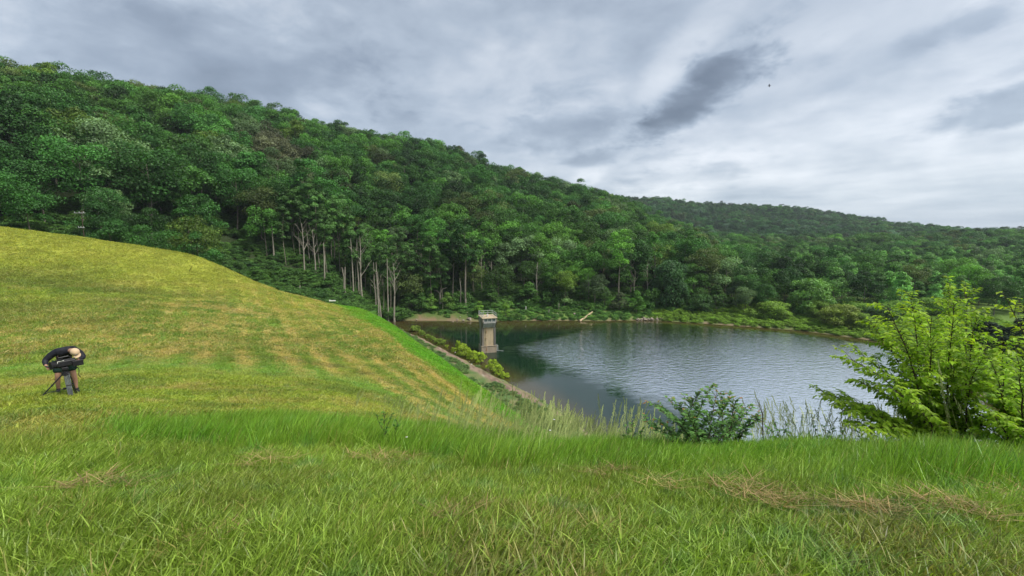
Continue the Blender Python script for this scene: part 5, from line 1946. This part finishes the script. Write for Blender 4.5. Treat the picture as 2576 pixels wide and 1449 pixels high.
# video camera
vc = link('video_camera', None, None)
vc.location = tuple(tri.location + Vector((0, 0, 0.79)))
vc.rotation_euler = (0, 0, RZ)
vc.scale = (1.08, 1.1, 1.25)
tag(vc, 'black video camera with hand strap and flip screen, set on the tripod', 'video camera')
mb = MB()
mb.box((0.03, 0.02, 0.075), (0.34, 0.13, 0.13), rz=0.25, bev=0.02)
mb.box((0.05, 0.02, 0.145), (0.24, 0.09, 0.03), rz=0.25, bev=0.01)
vb = mb.obj('camera_body', M['carbon'], vc)
mb = MB()
mb.tube([(-0.10, -0.01, 0.075), (-0.20, -0.045, 0.075)], [0.062, 0.062], 16)
mb.tube([(-0.20, -0.045, 0.075), (-0.235, -0.058, 0.075)], [0.078, 0.086], 16)
mb.obj('lens', M['black'], vc)
mb = MB()
mb.tube([(-0.10, 0.0, 0.15), (-0.09, 0.0, 0.205), (0.08, 0.03, 0.215), (0.13, 0.05, 0.16)], [0.012, 0.014, 0.014, 0.012], 8)
mb.obj('top_handle', M['carbon'], vc)
mb = MB()
mb.box((0.235, -0.02, 0.045), (0.20, 0.02, 0.12), rz=0.15, bev=0.008)
mb.obj('flip_screen', M['carbon'], vc)
mb = MB()
mb.box((-0.05, -0.06, 0.145), (0.10, 0.01, 0.012), rz=0.25)
mb.box((-0.11, -0.072, 0.125), (0.012, 0.01, 0.045), rz=0.25)
mb.obj('metal_trim', M['white'], vc)
mb = MB()
mb.tube([(0.16, 0.03, 0.03), (0.24, 0.0, -0.10), (0.22, -0.02, -0.22), (0.25, -0.02, -0.28)], 0.008, 6)
mb.obj('cable', M['carbon'], vc)
mb = MB()
mb.tube([(-0.14, -0.06, 0.16), (-0.02, -0.08, 0.185)], [0.018, 0.018], 8)
mb.obj('microphone', M['black'], vc)

# ------------------------------------------------------------------ the big sapling at the right and the red-tipped shrub
def leaf_shape(length, width, lobed=False):
    """a folded leaf lying along +Y, tip at +Y"""
    L_, W2 = length, width / 2
    V = [(0, 0, 0), (-W2 * 0.8, L_ * 0.30, W2 * 0.35), (-W2, L_ * 0.52, W2 * 0.30), (0, L_ * 0.50, -0.0), (W2 * 0.8, L_ * 0.30, W2 * 0.35), (W2, L_ * 0.52, W2 * 0.30), (0, L_, -L_ * 0.16)]
    F = [(0, 1, 2, 3), (0, 3, 5, 4), (3, 2, 6), (3, 6, 5)]
    if lobed:
        V = [(0, 0, 0), (-W2 * 0.9, L_ * 0.12, W2 * 0.2), (-W2 * 0.55, L_ * 0.45, W2 * 0.1), (0, L_ * 0.45, 0), (W2 * 0.9, L_ * 0.12, W2 * 0.2), (W2 * 0.55, L_ * 0.45, W2 * 0.1), (0, L_, -L_ * 0.10)]
    return V, F


def place_leaves(lst, V0, F0, tips=None, vals=None):
    V0 = np.array(V0)
    n = len(lst)
    Vs = np.zeros((n, len(V0), 3))
    for i, m_ in enumerate(lst):
        R_ = np.array(m_.to_3x3())
        Vs[i] = V0 @ R_.T + np.array(m_.translation)
    f4 = np.array([f for f in F0 if len(f) == 4])
    f3 = np.array([f for f in F0 if len(f) == 3])
    b = (np.arange(n) * len(V0))[:, None, None]
    return Vs.reshape(-1, 3), (f4[None] + b).reshape(-1, 4), (f3[None] + b).reshape(-1, 3)


def frame(pos, d, upv, size):
    d = d.normalized()
    x_ = d.cross(upv)
    if x_.length < 1e-3:
        x_ = Vector((1, 0, 0))
    x_.normalize()
    z_ = x_.cross(d)
    m_ = Matrix((x_, d, z_)).transposed().to_4x4()
    return Matrix.Translation(pos) @ m_ @ Matrix.Diagonal((size, size, size, 1))


def woody(name, base, ends, twigs, tl_, leaves, leaf_sz, seed, m_leaf, tint_, label, cat, grp=None, droop=0.5, lobed=False, r0=0.016, leafy_from=0.25, singles=300, base_spread=0.30):
    r = random.Random(seed)
    zb = float(near_z(base[0], base[1]))
    root = link(name, None, None, (base[0], base[1], zb))
    tag(root, label, cat, grp)
    st = MB()
    L_ = []
    O_ = Vector((base[0], base[1], zb))
    for en in ends:
        E = Vector(en) - O_
        b0 = Vector((r.uniform(-base_spread, base_spread), r.uniform(-base_spread, base_spread), -0.15))
        ctrl = b0.lerp(E, 0.42) + Vector((0, 0, 0.16 * E.length + 0.05))
        pts, rad_ = [], []
        N_ = 9
        for k in range(N_ + 1):
            t = k / N_
            q_ = b0.lerp(ctrl, t).lerp(ctrl.lerp(E, t), t)
            q_ += Vector((r.uniform(-1, 1), r.uniform(-1, 1), r.uniform(-1, 1))) * 0.012
            pts.append(q_)
            rad_.append(r0 * (1 - 0.85 * t) + 0.001)
        st.tube(pts, rad_, 5, False)
        for j in range(twigs):
            t = leafy_from + (1 - leafy_from) * (j + r.random()) / twigs
            k = min(int(t * N_), N_ - 1)
            q_ = pts[k].lerp(pts[k + 1], t * N_ - k)
            dm = (pts[k + 1] - pts[k]).normalized()
            sd_ = dm.cross(Vector((0, 0, 1))).normalized() * (1 if j % 2 else -1)
            dv_ = (dm * r.uniform(0.45, 1.0) + sd_ * r.uniform(0.3, 1.1) + Vector((0, 0, r.uniform(-0.25, 0.55))) + Vector((r.uniform(-.3, .3), r.uniform(-.3, .3), 0))).normalized()
            ln = tl_ * r.uniform(0.5, 1.15) * (1.15 - 0.5 * t)
            tp3 = [q_, q_ + dv_ * ln * 0.5 + Vector((0, 0, 0.02)), q_ + dv_ * ln - Vector((0, 0, ln * 0.14 * droop))]
            st.tube(tp3, [0.0035, 0.0025, 0.0012], 3, False)
            nl = max(3, int(leaves * r.uniform(0.7, 1.2) * ln / tl_))
            for m2 in range(nl):
                f = 0.12 + 0.88 * (m2 + 0.5) / nl
                q2 = tp3[0].lerp(tp3[1], f * 2) if f < 0.5 else tp3[1].lerp(tp3[2], f * 2 - 1)
                s2_ = dv_.cross(Vector((0, 0, 1))).normalized() * (1 if m2 % 2 else -1)
                dl = dv_ * r.uniform(0.4, 0.9) + s2_ * r.uniform(0.5, 1.0) + Vector((0.12, 0, -droop * r.uniform(0.2, 1.1)))
                upv = Vector((r.uniform(-.5, .5), r.uniform(-.5, .5), 1))
                sc_ = leaf_sz * r.uniform(0.65, 1.2) * (0.75 if m2 == nl - 1 else 1)
                hgt = (q2.z - 0.0) / max(E.z, 0.5)
                L_.append((frame(q2, dl, upv, sc_), t * f, hgt, r.random()))
    st.obj('stems', M['stem'], root)
    V0, F0 = leaf_shape(1.0, 0.75 if lobed else 0.44, lobed)
    eye = Vector((0, 0, EYE)) - O_
    L_.sort(key=lambda q: (q[0].translation - eye).length)
    big, small = L_[:singles], L_[singles:]
    tipf = lambda q: max(0.0, min(1.0, (q[1] - 0.55) * 2.6)) * (0.9 if q[3] < 0.65 else 0.2)
    lm = []
    for q_ in range(4):
        f4 = [f for f in F0 if len(f) == 4]
        f3 = [f for f in F0 if len(f) == 3]
        lm.append(mesh_np('leaf', V0, f4, f3, mats=[m_leaf], attrs={'lv': ('FLOAT', np.full(len(V0), 0.2 + 0.2 * q_)), 'tp': ('FLOAT', np.full(len(V0), 0.0 if q_ < 3 else 0.8))}))
    for q in big:
        k = 3 if tipf(q) > 0.5 else int(q[3] * 3)
        o = bpy.data.objects.new('leaf', lm[k])
        COL.objects.link(o)
        o.parent = root
        o.matrix_local = q[0]
        o['tint'] = list(tint_)
    V, f4, f3 = place_leaves([q[0] for q in small], V0, F0)
    nv = len(V0)
    me = mesh_np('foliage', V, f4, f3, mats=[m_leaf], attrs={'lv': ('FLOAT', np.repeat([q[3] for q in small], nv)), 'tp': ('FLOAT', np.repeat([tipf(q) for q in small], nv))})
    o = link('foliage', me, root)
    o['kind'] = 'stuff'
    o['tint'] = list(tint_)
    return root


M['sap_leaf'] = leaf_mat('sapling_leaves', transl=0.48, tip=(0.30, 0.40, 0.04), spread=0.42)
M['red_leaf'] = leaf_mat('red_tipped_leaves', transl=0.35, tip=(0.40, 0.16, 0.06), spread=0.4)
r5 = random.Random(77)
ends = []
for u_, v_ in [(2066, 985), (2090, 1005), (2118, 1030), (2150, 878), (2140, 905), (2165, 960), (2195, 815), (2215, 850), (2235, 775), (2255, 830), (2290, 745), (2310, 790), (2345, 800),
               (2385, 715), (2400, 760), (2430, 735), (2455, 800), (2350, 880), (2300, 930), (2400, 900), (2250, 980), (2200, 1040), (2320, 1030),
               (2440, 960), (2480, 880), (2150, 1075), (2240, 1080), (2380, 1000)]:
    p_ = at_Y(u_, v_, 5.7 + r5.uniform(-0.65, 0.85))
    ends.append(tuple(p_))
bs = at_Y(2395, 1120, 6.0)
woody('sapling', (bs.x, bs.y), ends, 50, 0.36, 19, 0.080, 5, M['sap_leaf'], (0.26, 0.42, 0.028), 'large bright green multi-stemmed sapling at the right edge of the bank', 'sapling', droop=0.75, leafy_from=0.14, r0=0.015)
ends = []
for u_, v_ in [(2490, 900), (2520, 850), (2560, 900), (2600, 840), (2640, 900), (2560, 960), (2500, 980), (2620, 980), (2680, 950), (2580, 1030), (2500, 1040), (2460, 1060), (2660, 1050), (2560, 1080)]:
    ends.append(tuple(at_Y(u_, v_, 5.2 + r5.uniform(-0.5, 0.6))))
bs = at_Y(2570, 1150, 5.3)
woody('sapling', (bs.x, bs.y), ends, 34, 0.32, 18, 0.082, 6, M['sap_leaf'], (0.25, 0.42, 0.028), 'lower bright green bush in front of the tall sapling, cut by the right edge', 'sapling', droop=0.7, leafy_from=0.15, r0=0.014, singles=200)
ends = []
for u_, v_ in [(2530, 745), (2568, 760), (2545, 860)]:
    ends.append(tuple(at_Y(u_ + 0, v_, 5.6 + r5.uniform(-0.3, 0.3))))
bs = at_Y(2700, 1100, 5.7)
woody('sapling', (bs.x, bs.y), ends, 16, 0.30, 12, 0.09, 9, M['sap_leaf'], (0.29, 0.42, 0.03), 'sapling mostly out of frame whose leafy tips reach in at the right edge', 'sapling', droop=0.8, leafy_from=0.5, r0=0.014, singles=100, base_spread=0.1)
ends = []
for u_, v_ in [(1625, 1060), (1640, 1015), (1662, 1035), (1680, 1005), (1702, 1020), (1720, 1000), (1742, 1015), (1762, 990), (1790, 975), (1805, 985), (1812, 1000), (1835, 1005), (1850, 1010), (1870, 1025), (1890, 1030), (1905, 1050), (1730, 1045), (1780, 1040), (1840, 1045), (1660, 1065), (1700, 1060), (1860, 1065)]:
    ends.append(tuple(at_Y(u_, v_, 5.5 + r5.uniform(-0.35, 0.45))))
bs = at_Y(1765, 1105, 5.5)
woody('red_tipped_shrub', (bs.x, bs.y), ends, 27, 0.19, 9, 0.066, 7, M['red_leaf'], (0.105, 0.235, 0.055), 'dark green shrub with reddish young leaf tips at the bank edge', 'shrub', droop=0.3, lobed=True, r0=0.008, leafy_from=0.2, singles=200, base_spread=0.45)
for k, (bu, bv, ends_, sd_, lab) in enumerate([(1600, 1108, [(1575, 1075), (1590, 1060), (1612, 1080), (1560, 1090)], 11, 'low leafy weed left of the red-tipped shrub'),
                                              (1960, 1110, [(1925, 1075), (1950, 1060), (1975, 1075), (1990, 1090), (1940, 1085)], 12, 'low leafy weed right of the red-tipped shrub'),
                                              (2080, 1120, [(2050, 1080), (2070, 1070), (2095, 1085), (2120, 1090)], 13, 'low leafy weed left of the big sapling foot'),
                                              (2200, 1125, [(2160, 1090), (2190, 1075), (2220, 1085), (2240, 1100), (2170, 1105)], 14, 'low leafy weed under the left sapling branches'),
                                              (975, 1090, [(945, 1045), (965, 1035), (985, 1045), (1000, 1060)], 15, 'broad-leaved weed clump in the tall grass near centre')]):
    bs = at_Y(bu, bv, 5.4)
    woody('weed', (bs.x, bs.y), [tuple(at_Y(a_, b_, 5.4 + r5.uniform(-.15, .15))) for a_, b_ in ends_], 9, 0.10, 7, 0.045, sd_, M['near_leaf'], (0.085, 0.215, 0.03), lab, 'weed', droop=0.4, lobed=True, r0=0.004, singles=0, base_spread=0.1)
# dark bare stem right of the red-tipped shrub
bs = at_Y(1925, 1100, 5.4)
zb = float(near_z(bs.x, bs.y))
e1, e2 = at_Y(1918, 1040, 5.4), at_Y(1902, 1000, 5.4)
mb = MB()
mb.tube([(0, 0, -0.05), (e1.x - bs.x, e1.y - bs.y, e1.z - zb), (e2.x - bs.x, e2.y - bs.y, e2.z - zb)], [0.008, 0.006, 0.002], 6)
mb.tube([(e1.x - bs.x, e1.y - bs.y, e1.z - zb), (e1.x - bs.x + 0.07, 0.03, e1.z - zb + 0.07)], [0.004, 0.002], 5)
o = mb.obj('dry_weed', M['stem'], loc=(bs.x, bs.y, zb))
tag(o, 'single dark leafless stem right of the red-tipped shrub', 'weed')
# wild flowers
M['petal'] = simple('white_petals', (0.72, 0.72, 0.70), 0.6, var=0.03)
M['pink'] = simple('pink_petals', (0.60, 0.30, 0.42), 0.6, var=0.05)
M['fstem'] = simple('flower_stem', (0.08, 0.17, 0.03), 0.7)
for i, (u_, v_, col_, lab) in enumerate([(2017, 1042, 'petal', 'white flower highest left in the gap before the water'), (2038, 1038, 'petal', 'white flower right of the highest one before the water'),
                                        (2003, 1060, 'petal', 'small white flower lowest left before the water'), (2048, 1056, 'petal', 'white flower to the right in the small group'),
                                        (2231, 1120, 'pink', 'pink clover head under the sapling branches'), (2220, 1112, 'pink', 'second pink clover head under the sapling'),
                                        (1384, 1083, 'petal', 'tiny white flower in the tall grass at centre'), (1394, 1056, 'petal', 'white floret among the seed heads'),
                                        (640, 1028, 'petal', 'pale pinkish bloom in the mown grass left of centre'), (1023, 1100, 'petal', 'lone white floret in tall grass below the dam')]):
    yd = 5.0 if u_ > 900 else 9.5
    if u_ < 900:
        bs = at_Y(u_, v_ + 6, yd)
        a_, s2_ = slope_at(u_, v_ + 6)
        while EYE + s2_ * yd > float(near_z(a_ * yd, yd)) + 0.03 and yd < 30:
            yd += 0.05
    tpz = at_Y(u_, v_, yd)
    zb = float(near_z(tpz.x, tpz.y))
    mb = MB()
    h_ = max(tpz.z - zb, 0.05)
    mb.tube([(0.02, 0, -0.02), (0.0, 0, h_ * 0.6), (0, 0, h_)], [0.003, 0.0025, 0.002], 4)
    mb.tube([(0.0, 0, h_ * 0.5), (0.05, 0.01, h_ * 0.62)], [0.006, 0.001], 4)
    fl_ = mb.obj('wildflower', M['fstem'], loc=(tpz.x, tpz.y, zb))
    tag(fl_, lab, 'flower', 'small wild flowers in the grass')
    FS = 0.55
    mb = MB()
    for k in range(8):
        a = k * 0.785
        mb.prism([(0, 0, h_), (0.018 * math.cos(a - .25), 0.018 * math.sin(a - .25), h_ + 0.004), (0.024 * math.cos(a), 0.024 * math.sin(a), h_ + 0.004), (0.018 * math.cos(a + .25), 0.018 * math.sin(a + .25), h_ + 0.004)],
                 [(0, 0, h_ + 0.004), (0.018 * math.cos(a - .25), 0.018 * math.sin(a - .25), h_ + 0.010), (0.024 * math.cos(a), 0.024 * math.sin(a), h_ + 0.008), (0.018 * math.cos(a + .25), 0.018 * math.sin(a + .25), h_ + 0.010)])
    mb.lump((0, 0, h_ + 0.012), (0.009, 0.009, 0.007), 1, 1, 0.05)
    bl_ = mb.obj('bloom', M[col_], fl_)
    bl_.scale = (FS, FS, FS)
    bl_.location = (0, 0, h_ * (1 - FS))
# white scrap and brown clod under the sapling
bs = at_Y(2462, 1108, 5.05)
zb = float(near_z(bs.x, bs.y))
mb = MB()
mb.lump((0, 0, 0.02), (0.055, 0.028, 0.018), 2, 2, 0.1)
o = mb.obj('white_stone', M['white'], loc=(bs.x, bs.y, max(zb, bs.z - 0.03)))
tag(o, 'small smooth white stone under the sapling at right', 'stone')
mb = MB()
mb.lump((0, 0, 0.02), (0.10, 0.06, 0.04), 5, 2, 0.3)
o = mb.obj('brown_stone', simple('brown_stone', (0.16, 0.10, 0.07), 0.9), loc=(bs.x + 0.16, bs.y + 0.02, max(zb, bs.z - 0.09)))
tag(o, 'brown rough stone just right of the white one', 'stone')

# ------------------------------------------------------------------ the air
hm_, hn = mat('thin_haze')
vol = hn.n('ShaderNodeVolumePrincipled')
vol.inputs['Color'].default_value = (0.80, 0.88, 1.0, 1)
vol.inputs['Density'].default_value = 0.00010
hn.n('ShaderNodeOutputMaterial', ins={1: vol.outputs[0]})
mb = MB()
mb.box((0, 850, 85), (4400, 2500, 200))
hz_o = mb.obj('haze', hm_)
hz_o['kind'] = 'stuff'
hz_o['label'] = 'thin pale haze in the valley air'
hz_o['category'] = 'haze'
